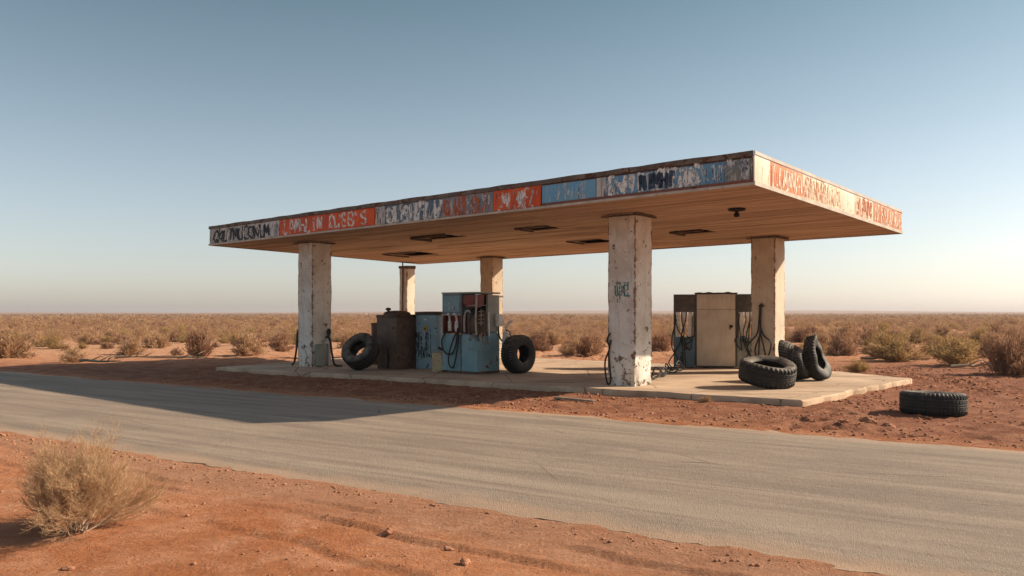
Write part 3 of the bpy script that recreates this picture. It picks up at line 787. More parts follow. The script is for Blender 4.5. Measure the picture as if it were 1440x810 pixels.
# tangle between that pillar and the cabinet
rr = random.Random(4); runs = []
for k in range(4):
    a = []
    for i in range(7):
        t = i / 6; X = 2.98 + t * 1.45 + rr.uniform(-.05, .05); YY = 17.6 + t * 3.6 + rr.uniform(-.12, .12)
        z = .14 + (.05 + .13 * k * .5) * abs(sin(t * pi * (1.5 + k * .5) + k)) * (1 if 0 < i < 6 else .3)
        a.append((X, YY, z))
    a.append((4.42 + k * .03, 21.45, .45 + .12 * k)); runs.append(a)
hose('rubber_hose', runs, 'tangled black hoses lying on the slab left of the tan cabinet', .017)
# foot of the left pillar
B = np.array(NFL)
def PLf(x, z, y=-.36):                         # local point at the left pillar
    c = np.array(NFL) + D1 * .325 + D2 * .325; q = c - D1 * x + D2 * y; return (q[0], q[1], .121 + z)
hose('rubber_hose', [[PLf(.345, 1.02, .22), PLf(.37, .95, .16), PLf(.40, .82, .16), PLf(.42, .70, .20), PLf(.44, .5, .22), PLf(.46, .3, .24), PLf(.50, .10, .26), PLf(.62, .03, .25), PLf(.80, .02, .30)], [PLf(.345, 1.0, .25), PLf(.39, .9, .2), PLf(.36, .78, .1)]],
     'short black hose drooping from the right side of left pillar', .030)
hose('rubber_hose', [[PLf(-.335, 1.02, -.30), PLf(-.36, .85, -.32), PLf(-.36, .6, -.33), PLf(-.40, .35, -.34), PLf(-.44, .12, -.36), PLf(-.52, .03, -.38)]],
     'black hose hanging down the left side of the left pillar', .028)
# bundle on the cream back pillar
mb = MB(); mb.box((-.10, -.345, 1.62), (.05, -.312, 1.66), .004); mb.box((-.05, -.37, 1.60), (.0, -.312, 1.70), .004); mb.build('hose_hook', M['rustmetal'], pBR)
def PB(x, z, y=-.37):                          # local point on the front of the back pillar
    c = np.array(NBR) + D1 * .31 + D2 * .31; q = c - D1 * x + D2 * y; return (q[0], q[1], .121 + z)
runs = []
for k, (xa, xb, yy) in enumerate(((-.02, -.12, -.40), (-.03, .14, -.42), (-.04, .27, -.40), (-.02, -.02, -.44), (-.05, -.26, -.42))):
    runs.append([PB(xa, 1.66), PB(xa - .01 + .02 * (k % 2), 1.3, yy + .03), PB(xa + xb * (.1 + .1 * (k % 3)), .95, yy), PB(xa + xb * (1.1 - .3 * (k % 2)), .55 + .08 * (k % 3), yy - .02), PB(xb * (.6 + .5 * (k % 2)), .25, yy - .06), PB(xb + .05 * (k - 2), .02, yy - .18)])
hose('rubber_hose', runs, 'bundle of black hoses hung on a hook of the cream pillar', .019)

# ------------------------------------------------------------------ drums
def drum(name, loc, R, H, mat, label, sq=3., lid='dome', rz=0., lidmat='rustmetal', ribs=0):
    r = root(name, loc, rz, label=label, cat='drum')
    mb = MB(); prof = [(R * .97, 0), (R, .012), (R, .05), (R * .985, .06)]
    k = 14
    for i in range(k + 1):
        z = .07 + (H - .12) * i / k; prof.append((R * (1 + random.uniform(-.006, .006)), z))
    prof += [(R * 1.0, H - .03), (R * .99, H)]
    mb.lathe(prof, 64, 0, sq); mb.build('body', mat, r, True, .5)
    if lid == 'dome':
        l = MB(); l.lathe([(R * 1.03, H - .035), (R * 1.04, H - .02), (R * 1.04, H + .015), (R * 1.0, H + .025), (R * .9, H + .03), (R * .84, H + .07), (R * .76, H + .10), (R * .55, H + .125), (R * .2, H + .135)], 64, 0, sq)
        L = l.build('lid', M[lidmat], r, True, .6)
        kb = MB(); kb.lathe([(.03, H + .13), (.03, H + .16), (.06, H + .17), (.065, H + .19), (.04, H + .215), (.01, H + .22)], 20, 0, 0, (-R * .45, -R * .1))
        kb.tube([(-R * .45 + .0, -R * .1, H + .12), (-R * .45, -R * .1, H + .17)], .028); kb.build('knob', M[lidmat], L)
    else:
        l = MB(); l.lathe([(R * 1.02, H - .05), (R * 1.045, H - .04), (R * 1.045, H + .02), (R * 1.02, H + .035), (R * .5, H + .045), (R * .1, H + .046)], 64, 0, sq)
        l.build('lid', M[lidmat], r, True, .6)
    return r
d1 = root('metal_bin', (-3.04, 21.62, .12), YAW + .05, label='rusty brown square metal bin with domed lid and knob', cat='bin')
mb = MB(); mb.box((-.37, -.37, 0), (.37, .37, 1.36), .022, 0, .012)
for x_ in (-.2, .14): mb.box((x_, -.376, .05), (x_ + .05, -.366, 1.3), .003)
mb.box((.366, -.32, .1), (.376, .30, 1.25), .003); mb.build('body', M['brownmetal'], d1)
l_ = MB(); l_.box((-.39, -.39, 1.34), (.39, .39, 1.42), .025, 0, .012); l_.lathe([(.30, 1.40), (.30, 1.45), (.27, 1.49), (.18, 1.52), (.05, 1.53)], 48, 0, 4.)
L_ = l_.build('lid', M['rustmetal'], d1)
kb = MB(); kb.lathe([(.03, 1.47), (.035, 1.53), (.07, 1.545), (.075, 1.57), (.05, 1.60), (.01, 1.61)], 20, 0, 0, (-.16, -.16)); kb.build('knob', M['rustmetal'], L_)
mb = MB(); mb.add(*(lambda v, f: (v, f))([(.02, -.377, .02), (.07, -.377, .02), (.10, -.378, .3), (.035, -.379, .62), (.03, -.379, .3), (.02, -.36, .02), (.07, -.36, .02), (.10, -.36, .3), (.035, -.36, .62), (.03, -.36, .3)],
   [(0, 1, 2, 4), (2, 3, 4), (0, 5, 6, 1), (1, 6, 7, 2), (2, 7, 8, 3), (3, 8, 9, 4), (4, 9, 5, 0)]))
mb.build('torn_gash', M['dark'], d1, False)
d2 = drum('oil_drum', (-2.08, 21.75, .12), .40, 1.46, M['bluegrey'], 'scratched blue grey drum with dark flat lid and yellow sticker', 4.5, 'flat', -.42)
mb = MB(); mb.lathe([(.075, 0), (.075, .004)], 28); o = mb.build('sticker', M['yellow'], d2); o.location = (-.02, -.4185, 1.06); o.rotation_euler = (pi / 2, 0, 0)
mb = MB(); mb.lathe([(.035, 0), (.035, .005)], 20); o2 = mb.build('sticker_mark', M['rustmetal'], o); o2.location = (0, 0, .001)
mb = MB(); mb.box((-.05, -.4235, 1.28), (.02, -.402, 1.31), .003); mb.build('latch', M['white'], d2)
rs3 = random.Random(3)
sc_ = letters('NLKJUI', -.30, .16, .42, .98, .010, -.4185, rs3, .3, .25); s4 = letters('LUWVILL', -.22, .30, .30, .42, .012, -.4195, rs3, 0, .2); sc_.add(s4.v, s4.f)
sc_.build('scratches', make_letter('scratch_dark', (.02, .024, .028), (.04, .04, .042), .43), d2, False)
d3 = drum('oil_drum', (-3.72, 23.4, .12), .30, 1.15, M['rustmetal'], 'small dark rusty drum tucked behind the brown bin', 2., 'flat', 0)
d3['category'] = 'drum'
# cardboard leaning on the pump
cb = root('cardboard_box', (-1.80, 20.35, .121), -.5, .07, -.05, label='flattened yellowish cardboard box propped between the drum and blue pump', cat='box')
mb = MB(); mb.box((-.15, -.05, 0), (.12, .07, .50), .006, 0, .03); mb.build('panel', M['card'], cb)
mb = MB(); mb.box((-.02, -.035, .53), (.13, .0, .60), .004, 0, .02, Matrix.Rotation(.35, 4, 'Y') @ Matrix.Translation((-.15, 0, .02))); mb.build('flap', M['hose'], cb)

# ------------------------------------------------------------------ fuel pump (blue, broken open)
# local: near corner at origin; x from -1.18 (left) to 0, y from 0 (front) to .86
PX0 = -1.16; PD = .80
fp = root('fuel_pump', (-.83, 19.45, .121), YAW, label='faded blue fuel pump with smashed open head and looping black hoses', cat='fuel pump')
mb = MB(); mb.box((PX0 - .01, -.012, 0), (.012, PD + .01, .06), .006); mb.build('plinth', M['rustmetal'], fp)
def panel_ragged(x0, x1, z0, z1, rag, y=0., th=.012, along='x', n=26, sd=1):
    q = random.Random(sd); v = []; f = []
    for i in range(n + 1):
        t = x0 + (x1 - x0) * i / n; top = z1 - rag(i / n) * q.uniform(.3, 1)
        p = [(t, y, z0), (t, y + th, z0), (t, y + th, top), (t, y, top)]
        v += p if along == 'x' else [(-b + 0., a, c) for a, b, c in p]
    for i in range(n):
        k = 4 * i
        for e in range(4): f.append((k + e, k + (e + 1) % 4, k + 4 + (e + 1) % 4, k + 4 + e))
    f += [(3, 2, 1, 0), (4 * n, 4 * n + 1, 4 * n + 2, 4 * n + 3)]
    return v, f
def fix(o):
    bm = bmesh.new(); bm.from_mesh(o.data); bmesh.ops.recalc_face_normals(bm, faces=bm.faces); bm.to_mesh(o.data); bm.free(); return o
# lower cabinet: inner block, and outer skins torn at the top
mb = MB(); mb.box((PX0 + .02, .02, .061), (-.02, PD - .02, .90), .008); mb.build('cabinet', M['bluedark'], fp)
mb = MB(); mb.add(*panel_ragged(-.51, -.001, .062, .98, lambda t: .02 + (.22 if t > .72 else .03), -.002, .018, sd=2)); fix(mb.build('front_panel', M['blue'], fp, False))
mb = MB(); mb.add(*panel_ragged(.002, PD, .062, 1.00, lambda t: (.34 if t < .5 else .02), -.004, .018, 'y', 30, 3)); fix(mb.build('side_panel', M['blue'], fp, False))
mb = MB(); mb.add(*panel_ragged(PX0, -.54, .062, .96, lambda t: .015, -.004, .020, sd=4)); fix(mb.build('front_panel', M['blue'], fp, False))
# seam post between the two bays, left display head
mb = MB(); mb.box((-.525, -.008, .92), (-.485, .05, 1.94), .005); mb.box((-.54, -.010, .06), (-.51, .01, .95), .004); mb.build('centre_post', M['darkgrey'], fp)
mb = MB(); mb.box((PX0, -.01, 1.44), (-.528, .52, 1.93), .012); hd = mb.build('display_head', M['bluedark'], fp)
mb = MB(); mb.box((PX0 + .05, -.018, 1.49), (-.57, -.008, 1.88), .004); dp = mb.build('display_panel', M['blue'], hd)
letters('7E.', .0, .30, .0, .22, .022, 0, rs3, .2, .1).build('lettering', LM['pale'], hd, False)
hd.children[-1].location = (PX0 + .12, -.0225, 1.58)
mb = MB(); mb.box((PX0 - .008, -.03, 1.40), (-.528, .03, 1.438), .006); mb.build('sill', M['pipe'], fp)
mb = MB(); mb.box((PX0 + .012, .20, .96), (-.54, .24, 1.438), .003); mb.build('alcove_back', M['redpaint'], fp)
mb = MB(); mb.box((PX0, -.005, .955), (PX0 + .04, .5, 1.438), .004); mb.build('alcove_side', M['redpaint'], fp)
# open bay: back sheet, meter box, pipes, rack
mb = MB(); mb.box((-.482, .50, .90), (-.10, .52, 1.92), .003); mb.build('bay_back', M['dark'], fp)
mb = MB(); mb.box((-.48, .015, 1.66), (-.04, .30, 1.90), .012); mb.box((-.40, .02, 1.60), (-.05, .2, 1.68), .01, 0, .01); mb.build('meter_box', M['redpaint'], fp)
mb = MB(); mb.lathe([(.13, .92), (.15, .95), (.15, 1.35), (.11, 1.42), (.04, 1.48)], 24, 0, 0, (-.28, .26)); mb.lathe([(.1, .92), (.1, 1.5)], 20, 0, 0, (-.13, .32)); mb.build('meter_drum', M['rustmetal'], fp)
mb = MB(); mb.tube(spline([(-.44, .03, 1.0), (-.445, .02, 1.25), (-.42, .03, 1.45), (-.35, .05, 1.52), (-.28, .07, 1.47)], 6), .024, 10); mb.build('pipe', M['pipe'], fp)
mb = MB(); mb.tube(spline([(-.02, .0, .94), (-.03, -.02, 1.3), (-.015, -.015, 1.6), (-.02, .0, 1.90)], 6), .024, 10); mb.build('pipe', M['pipe'], fp)
mb = MB(); mb.tube(spline([(-.015, .43, .9), (-.01, .42, 1.2), (-.015, .41, 1.48)], 6), .026, 10); mb.build('pipe', M['white'], fp)
mb = MB()
for z in (1.22, 1.31, 1.40, 1.50): mb.tube([(-.05, .10, z), (-.04, .28, z + .01)], .009, 6)
mb.tube([(-.045, .19, 1.16), (-.045, .19, 1.56)], .010, 6); mb.tube([(-.09, .02, 1.64), (-.02, .36, 1.65)], .010, 6); mb.tube([(-.30, .01, 1.64), (-.05, .0, 1.65)], .010, 6)
mb.build('wire_rack', M['pipe'], fp)
mb = MB(); mb.box((-.06, .38, 1.0), (.004, PD, 1.90), .006); mb.build('rear_panel', M['greygreen'], fp)
mb = MB(); mb.box((PX0 + .02, PD - .05, .90), (-.062, PD - .015, 1.90), .004); mb.build('back_panel', M['greygreen'], fp)
mb = MB(); mb.box((PX0 - .015, -.02, 1.932), (.02, PD + .02, 1.965), .006, 0, .006); mb.build('top_cap', M['greygreen'], fp)
mb = MB(); qp = random.Random(9)
for k in range(34):                            # curled flakes of skin round the torn corner
    side = k % 2; a = abs(qp.gauss(0, .2)) + .02; z = 1.0 - abs(qp.gauss(0, .16)) - .05; w_ = qp.uniform(.012, .055); h_ = qp.uniform(.015, .06); c_ = qp.uniform(.002, .02)
    n_ = 7; pts = []
    for e in range(n_):
        t_ = 2 * pi * e / n_; rr2 = qp.uniform(.45, 1.2); pts.append((a + w_ * rr2 * cos(t_), min(1.02, z + h_ * rr2 * sin(t_))))
    v_ = [((.0065 + c_ * (c > z), b, c) if side else (-b, -.0065 - c_ * (c > z), c)) for b, c in pts]
    v_ += [(x - .003 if side else x, y if side else y + .003, z_) for x, y, z_ in v_]
    mb.add(v_, [tuple(range(n_)), tuple(range(2 * n_ - 1, n_ - 1, -1))] + [(e, n_ + e, n_ + (e + 1) % n_, (e + 1) % n_) for e in range(n_)])
fix(mb.build('peeled_paint', M['flaked'], fp, False))
# nozzles and hoses
def nozzle(loc, parent, s=1., rot=(0, 0, 0), mat='white'):
    n_ = MB(); n_.box((-.035, -.03, .0), (.035, .03, .20), .014); n_.tube(spline([(0, 0, .18), (0, -.01, .27), (.0, -.05, .33), (0, -.10, .35)], 5), [.02] * 16, 8)
    n_.tube(spline([(0, -.03, .02), (0, -.085, .05), (0, -.085, .14), (0, -.03, .18)], 4), .009, 6)
    o = n_.build('nozzle', M[mat], parent); o.location = loc; o.scale = (s, s, s); o.rotation_euler = rot; return o
nz1 = nozzle((-.93, .03, 1.02), fp, 1.25, (.1, 0, .5)); nz2 = nozzle((-.68, .03, 1.0), fp, 1.3, (.1, 0, .3))
mb = MB(); mb.tube(spline([(-.93, .03, 1.04), (-1.02, -.03, .98), (-1.12, -.06, .80), (-1.08, -.07, .58), (-.92, -.07, .46), (-.74, -.07, .50), (-.65, -.06, .68), (-.62, -.05, .90), (-.60, -.04, 1.1)], 7), .019, 8); mb.build('hose', M['hose'], fp)
mb = MB(); mb.tube(spline([(-.68, .03, 1.02), (-.70, -.05, .9), (-.76, -.09, .70), (-.86, -.09, .42), (-.85, -.08, .20), (-.74, -.07, .13), (-.66, -.07, .3), (-.60, -.06, .6), (-.56, -.05, .95), (-.55, -.03, 1.25)], 7), .019, 8); mb.build('hose', M['hose'], fp)
# side holster with a pale nozzle
mb = MB(); mb.box((.004, .62, 1.14), (.16, .80, 1.44), .03, 0, .012); mb.build('holster', M['white'], fp)
n3 = nozzle((.17, .80, .66), fp, 1.75, (0, .15, pi / 2), 'white')
mb = MB(); mb.tube(spline([(.06, .70, 1.25), (.05, .72, 1.0), (.07, .75, .85), (.14, .80, .74)], 6), .02, 8); mb.tube(spline([(.20, .82, 1.05), (.30, .84, 1.0), (.33, .84, .8), (.30, .82, .6), (.2, .8, .5)], 6), .014, 8); mb.build('hose', M['hose'], fp)

# ------------------------------------------------------------------ dispenser cabinet (tan door between two hose bays)
# local: x from -1.0 to 1.1, front at y=0
dc = root('dispenser_cabinet', (5.30, 21.75, .121), -.235, label='tall tan doored dispenser cabinet flanked by two hose bays', cat='fuel pump')
mb = MB(); mb.box((-.42, .0, .03), (.66, .62, 1.98), .012); mb.build('body', M['darkgrey'], dc)
mb = MB(); mb.box((-.375, -.022, .06), (.615, -.003, 1.56), .006); dr = mb.build('door', M['tandoor'], dc)
mb = MB(); mb.box((-.375, -.024, 1.568), (.615, -.003, 1.965), .006); mb.build('head_panel', M['tandoor'], dc)
mb = MB(); mb.box((.47, -.05, 1.08), (.55, -.023, 1.15), .006); mb.tube([(.485, -.05, 1.09), (.485, -.055, 1.02)], .012); mb.build('handle', M['dark'], dr)
mb = MB(); mb.add(*strip(-.43, -.03, .67, -.03, 1.98, 2.015, .05, .012, .12, .014)); mb.box((-.44, -.02, 1.982), (.68, .64, 2.0), .004); mb.build('top_cap', M['rustmetal'], dc, False)
for x0, x1, hx in ((-.985, -.425, 0), (.665, 1.20, 1)):
    w = x1 - x0
    mb = MB(); mb.box((x0, .0, .03), (x1, .50, .82), .012); mb.build('bay_base', M['greygreen' if hx else 'bluedark'], dc)
    mb = MB(); mb.box((x0, .0, 1.49), (x1, .50, 1.965), .012); h_ = mb.build('bay_head', M['darkgrey'], dc)
    mb = MB(); mb.lathe([(.055, 0), (.055, .008), (.03, .012)], 20); e_ = mb.build('badge', M['flashing'], h_); e_.location = ((x0 + x1) / 2, -.003, 1.75); e_.rotation_euler = (pi / 2, 0, 0)
    mb = MB(); mb.box((x0, .01, .822), (x0 + .045, .49, 1.488), .005); mb.box((x1 - .045, .01, .822), (x1, .49, 1.488), .005); mb.build('bay_post', M['darkgrey'], dc)
    for k in range(3):
        t = x0 + .11 + k * (w - .2) / 2.2
        mb = MB(); mb.box((t - .05, .02, .84 + .1 * (k % 2)), (t + .05, .05, 1.486), .006, 0, .01); mb.build('daylight_strip', M['white'], dc)  # added white strips stand in for bright sky and sand behind the bay
    q = random.Random(30 + hx)
    for k in range(4):
        a = x0 + .07 + k * (w - .12) / 3.2; b = x0 + .08 + q.random() * (w - .14)
        mb = MB(); mb.tube(spline([(a, .06, 1.50), (a + q.uniform(-.04, .04), -.02, 1.25), ((a + b) / 2 + q.uniform(-.05, .05), -.035, .98), (b, -.04, .72), (b + q.uniform(-.08, .08), -.05, .48 + .1 * (k % 3)), (b + q.uniform(-.2, .2), -.04, .72), (b + q.uniform(-.1, .1), .02, .86)], 6), .014, 8)
        mb.build('hose', M['hose'], dc)
    mb = MB(); sx = x0 - .02 if hx == 0 else x1 - .3
    mb.tube(spline([(sx + .1, -.02, 1.3), (sx, -.05, .9), (sx - .02, -.05, .55), (sx + .12, -.08, .25), (sx + .05, -.15, .02)], 6), .016, 8)
    mb.tube(spline([(sx + .25, -.02, 1.0), (sx + .2, -.06, .7), (sx + .05, -.08, .4), (sx - .1, -.12, .15), (sx - .02, -.2, .018)], 6), .016, 8); mb.build('hose', M['hose'], dc)

# ------------------------------------------------------------------ tyres
def tyre_mesh(R, Wd, hole, seed=1, lug=.022, nl=44, warp=None, thick=.03):
    h = Wd / 2
    prof = [(hole + .005, -h * .72), (hole + .02, -h * .84), (hole + .05, -h * .92), (hole + (R - hole) * .45, -h * 1.0), (hole + (R - hole) * .72, -h * .99)]
    kinds = [0] * len(prof)
    prof += [(R * .93, -h * .93), (R * .975, -h * .84)]; kinds += [1, 2]
    tr = [-.74, -.52, -.50, -.44, -.42, -.16, -.14, -.07, -.05, .05, .07, .14, .16, .42, .44, .50, .52, .74]
    dp = [0, 0, 1, 1, 0, 0, 1, 1, 0, 0, 1, 1, 0, 0, 1, 1, 0, 0]
    for w, d in zip(tr, dp): prof.append((R * (1 - .012 * (w / .74) ** 2) - d * .014, w * h)); kinds.append(3 if abs(w) > .5 else 4)
    prof += [(R * .975, h * .84), (R * .93, h * .93)]; kinds += [2, 1]
    prof += [(hole + (R - hole) * .72, h * .99), (hole + (R - hole) * .45, h), (hole + .05, h * .92), (hole + .02, h * .84), (hole + .005, h * .72)]; kinds += [0] * 5
    prof += [(hole + .012, h * .66), (hole + (R - hole) * .45, h * .80), (R - thick - .03, h * .74), (R - thick, h * .4), (R - thick, -h * .4), (R - thick - .03, -h * .74), (hole + (R - hole) * .45, -h * .80), (hole + .012, -h * .66)]; kinds += [5] * 8
    n = nl * 4; m = len(prof); v = []; q = random.Random(seed)
    for k in range(n):
        t = 2 * pi * k / n
        for j, ((r, w), kd) in enumerate(zip(prof, kinds)):
            rr_ = r; ph = 1 if (k + (2 if w > 0 else 0)) % 4 < 2 else 0
            if kd == 1: rr_ = r - (0 if ph else lug * .7)
            elif kd == 2: rr_ = r - (0 if ph else lug)
            elif kd == 3: rr_ = r - (0 if ph else lug * .55)
            elif kd == 4: rr_ = r - (0 if (k + (1 if w > 0 else 0)) % 4 < 3 else .006)
            p = Vector((rr_ * cos(t), rr_ * sin(t), w))
            if warp: p = warp(p)
            v.append(p)
    f = []
    for k in range(n):
        for j in range(m):
            a = k * m + j; b = k * m + (j + 1) % m; c = ((k + 1) % n) * m + (j + 1) % m; d = ((k + 1) % n) * m + j
            f.append((a, d, c, b))
    me = bpy.data.meshes.new('old_tyre'); me.from_pydata([tuple(p) for p in v], [], f); me.update()
    bm = bmesh.new(); bm.from_mesh(me); bmesh.ops.recalc_face_normals(bm, faces=bm.faces); bm.to_mesh(me); bm.free()
    return me
def settle(o, z0):
    """drop the object so that its lowest vertex rests at z0"""
    R3 = o.rotation_euler.to_matrix(); lo = min((R3 @ v.co).z for v in o.data.vertices); o.location.z = z0 - lo - .004
def tyre(loc, axis, label, spin=0., z0=.12, **kw):
    o = finish('old_tyre', tyre_mesh(**kw), M['rubber'], None, True, .55)
    q = Vector(axis).normalized().to_track_quat('Z', 'Y').to_matrix() @ Matrix.Rotation(spin, 3, 'Z')
    o.rotation_euler = q.to_euler(); o.location = (loc[0], loc[1], 0); settle(o, z0)
    return tag(o, label, 'tyre', 'discarded tyres')
# leaning on the brown drum
tyre(((507 - 720) / F * 21.02, 21.02), (-.34, -.76, .56), 'worn black tyre leaning against the rusty brown bin', .3, R=.475, Wd=.42, hole=.205, seed=1)
# standing beside the blue pump
tB = tyre(((729 - 720) / F * 19.9, 19.9), (.72, -.66, .05), 'wide black tyre standing upright beside the blue fuel pump', .2, R=.468, Wd=.40, hole=.20, seed=2)
mb = MB(); mb.tube([Vector((.20 * cos(a), .20 * sin(a) * 1.02, .11 + .01 * sin(5 * a))) for a in np.linspace(2.1, 4.3, 22)], [.004 + .013 * abs(sin(3 * a)) for a in np.linspace(.2, 3, 22)], 6)
mb.build('bead_wire', M['white'], tB)
# lying tilted at the slab's sunny end
def sag(p):
    p = p.copy(); p.z += .05 * (p.x / .5) ** 2 * (1 if p.z > 0 else .15); return p
tyre(((1079 - 720) / F * 16.1, 16.1), (.06, -.20, .95), 'large treaded tyre lying on the sunny slab in front of pillar', .5, R=.545, Wd=.40, hole=.30, seed=3, lug=.03, nl=36, warp=sag)
# crumpled one, its carcass sagging towards the camera's right, and the thin one standing against it
def crush(p):
    p = p.copy()                               # local z is the axle; local y ends up pointing up
    t = max(0, p.y + .10) / .5; w = (p.z + .21) / .42
    p.y -= t * (.03 + .27 * max(0, w) ** 1.2 + .05 * sin(p.x * 6)); p.x += .06 * sin(p.z * 9 + 1) * t - .10 * t
    p.x *= 1 + .06 * max(0, -p.y)
    return p
o = finish('old_tyre', tyre_mesh(.47, .46, .25, 4, .018, 40, crush), M['rubber'], None, True, .55)
ax = Vector((.78, -.60, .16)).normalized(); up = Vector((0, 0, 1)); yv = (up - ax * ax.dot(up)).normalized(); xv = yv.cross(ax)
o.rotation_euler = Matrix((xv, yv, ax)).transposed().to_euler(); o.location = ((1121 - 720) / F * 17.75, 17.75, 0); settle(o, .12)
tag(o, 'crumpled wide tyre sagging to one side behind the lying treaded tyre', 'tyre', 'discarded tyres')
def bow(p):
    p = p.copy(); a = atan2(p.y, p.x); k = 1 + .07 * sin(2 * a + .6) + .03 * sin(3 * a); p.x *= k; p.y *= k; p.z += .055 * sin(a * 2 + .5) * (p.x * p.x + p.y * p.y) / .2 + .012 * sin(5 * a); return p
tyre(((1147 - 720) / F * 17.75, 17.75), (.78, -.56, .26), 'thin dusty tyre standing on edge against the crumpled wide tyre', pi / 2, R=.475, Wd=.25, hole=.25, seed=8, warp=bow)
# half hidden between these two
tyre(((1088 - 720) / F * 17.3, 17.3), (.25, -.2, .85), 'smaller tyre half hidden between the lying and the crumpled tyre', .1, R=.34, Wd=.24, hole=.19, seed=5)
# on the dirt
ze = float(ground_z(np.array([(1312 - 720) / F * 12.75]), np.array([12.75]))[0])
tyre(((1312 - 720) / F * 12.75, 12.75), (.03, .03, 1), 'ribbed tyre lying flat on the red dirt right of the slab', .4, ze - .01, R=.48, Wd=.345, hole=.29, seed=6, lug=.026, nl=48)

# ------------------------------------------------------------------ vegetation
def blades(rng, n, w, h, bl, bw, K=40, lo=.25, up=.35):
    """n thin leaf sprays spread along K stems that fan out from the foot; unit: metres"""
    az = rng.uniform(0, 2 * pi, K); el = np.arcsin(rng.uniform(.12, .99, K)); rad = rng.uniform(.72, 1.08, K)
    lump = .8 + .25 * np.sin(az * 2 + rng.uniform(0, 6)) * rng.uniform(.3, 1)
    E = np.stack([np.cos(el) * np.cos(az) * w / 2 * rad * lump, np.cos(el) * np.sin(az) * w / 2 * rad * lump, np.sin(el) * h * rad], -1)
    k = rng.integers(0, K, n); t = lo + (1 - lo) * rng.random(n) ** .65
    P = E[k] * t[:, None]; P[:, 2] = E[k, 2] * t ** 1.0 + .0
    P[:, :2] *= (.75 + .25 * t)[:, None]
    P += rng.normal(0, 1, (n, 3)) * np.array([w, w, h]) * .052
    P[:, 2] = np.maximum(P[:, 2], .02 * h)
    d = E[k] / np.linalg.norm(E[k], axis=1)[:, None] + rng.normal(0, .55, (n, 3)); d[:, 2] += up
    d /= np.linalg.norm(d, axis=1)[:, None]
    s = np.cross(d, rng.normal(0, 1, (n, 3))); s /= np.linalg.norm(s, axis=1)[:, None] + 1e-9
    L = bl * rng.uniform(.6, 1.4, n)[:, None]; B = bw * rng.uniform(.6, 1.4, n)[:, None]
    a = P - d * L / 2 - s * B / 2 * .6; b = P - d * L / 2 + s * B / 2 * .6; c = P + s * B / 2; e = P + d * L / 2; g_ = P - s * B / 2
    V = np.stack([a, b, c + d * L * .2, e, g_ + d * L * .2], 1)       # five-cornered blade
    return V, t, E
def shrub_variant(seed, w, h, n, bl, bw):
    rng = np.random.default_rng(seed); V, t, E = blades(rng, n, w, h, bl, bw)
    me = np_mesh('foliage', V.reshape(-1, 3), np.arange(n * 5).reshape(n, 5))
    me.attributes.new('tint', 'FLOAT', 'FACE').data.foreach_set('value', rng.uniform(-.12, .12, n).astype(np.float32))
    me.attributes.new('shade', 'FLOAT', 'FACE').data.foreach_set('value', (rng.random(n) ** 2).astype(np.float32))
    mb = MB()
    for e in E[:26]:
        e = Vector(e); m = e * .45; m.z = e.z * .38
        mb.tube([(0, 0, -.03), m, e * .9], [.014, .008, .003], 4, caps=False)
    st = bpy.data.meshes.new('stems'); st.from_pydata(mb.v, [], mb.f); st.update()
    return me, st
MATS = [M['scrub'], M['scrubgreen'], M['scrubbrown']]
VAR = []
for k in range(9):
    fo, st = shrub_variant(100 + k, 1.0, [.62, .75, .55][k % 3], 2600, .085, .012)
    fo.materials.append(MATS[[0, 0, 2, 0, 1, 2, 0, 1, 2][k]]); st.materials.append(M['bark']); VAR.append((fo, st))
def shrub(loc, w, h, rz, k, label, group, cat='shrub', name='desert_shrub'):
    fo, st = VAR[k]
    r = root(name, loc, rz, label=label, cat=cat, group=group)
    r.scale = (w, w, h / [.62, .75, .55][k % 3])
    for nm, me in (('foliage', fo), ('stems', st)):
        o = bpy.data.objects.new(nm, me); COL.objects.link(o); o.parent = r
    return r
def gz(X, Y): return float(ground_z(np.array([X]), np.array([Y]))[0])
# the ones one can point at: px of the foot, px of the foot's y, width px, height px
SPOT = [
 (185, 499, 44, 26, 0, 'small tan shrub with dead wood at the foot, third from the left edge'),
 (280, 502, 52, 40, 2, 'dark stemmed bush beside bare sand, tallest left of the left pillar'),
 (350, 500, 62, 34, 3, 'broad tan bush between the dark stemmed bush and left pillar'),
 (398, 494, 42, 26, 5, 'small bush close against the left side of the left pillar'),
 (103, 511, 44, 24, 6, 'lone low tuft on the open orange sand at far left'),
 (12, 505, 76, 38, 0, 'wide bush cut by the left edge of the photo'),
 (222, 490, 44, 26, 3, 'rounded bush between the dead wood shrub and dark stemmed bush'),
 (797, 501, 34, 18, 0, 'small round light shrub on sand seen right of the standing tyre'),
 (828, 502, 52, 34, 2, 'rust brown bush just left of the graffitied pillar'),
 (757, 494, 50, 30, 5, 'brown bush over the standing tyre by the blue pump'),
 (1206, 524, 40, 20, 4, 'small yellow green tuft growing right behind the slab corner'),
 (1262, 509, 86, 40, 7, 'olive brown bush behind the slab corner, left of the yellowish one'),
 (1342, 515, 88, 46, 4, 'rounded yellowish green bush right of the slab'),
 (1424, 528, 92, 62, 2, 'large dark bush at the right edge of the photo'),
 (1183, 500, 60, 34, 5, 'reddish bush behind the crumpled tyre'),
 (1395, 503, 56, 40, 1, 'greyish bush between the yellowish and the large dark bush'),
 (928, 494, 46, 30, 2, 'brown bush between the graffitied pillar and hose bay'),
 (495, 490, 46, 30, 3, 'tan bush between the left pillar and leaning tyre'),
]
taken = []
for (px, py, wp, hp, k, lab) in SPOT:
    Yd = F * EYE / (py - 441); Xd = (px - 720) / F * Yd; w = wp * Yd / F * 1.12; h = hp * Yd / F * 1.05
    shrub((Xd, Yd, gz(Xd, Yd) - .02), w, h, random.uniform(0, 6.3), k, lab, 'shrubs scattered over the desert')
    taken.append((Xd, Yd, w))
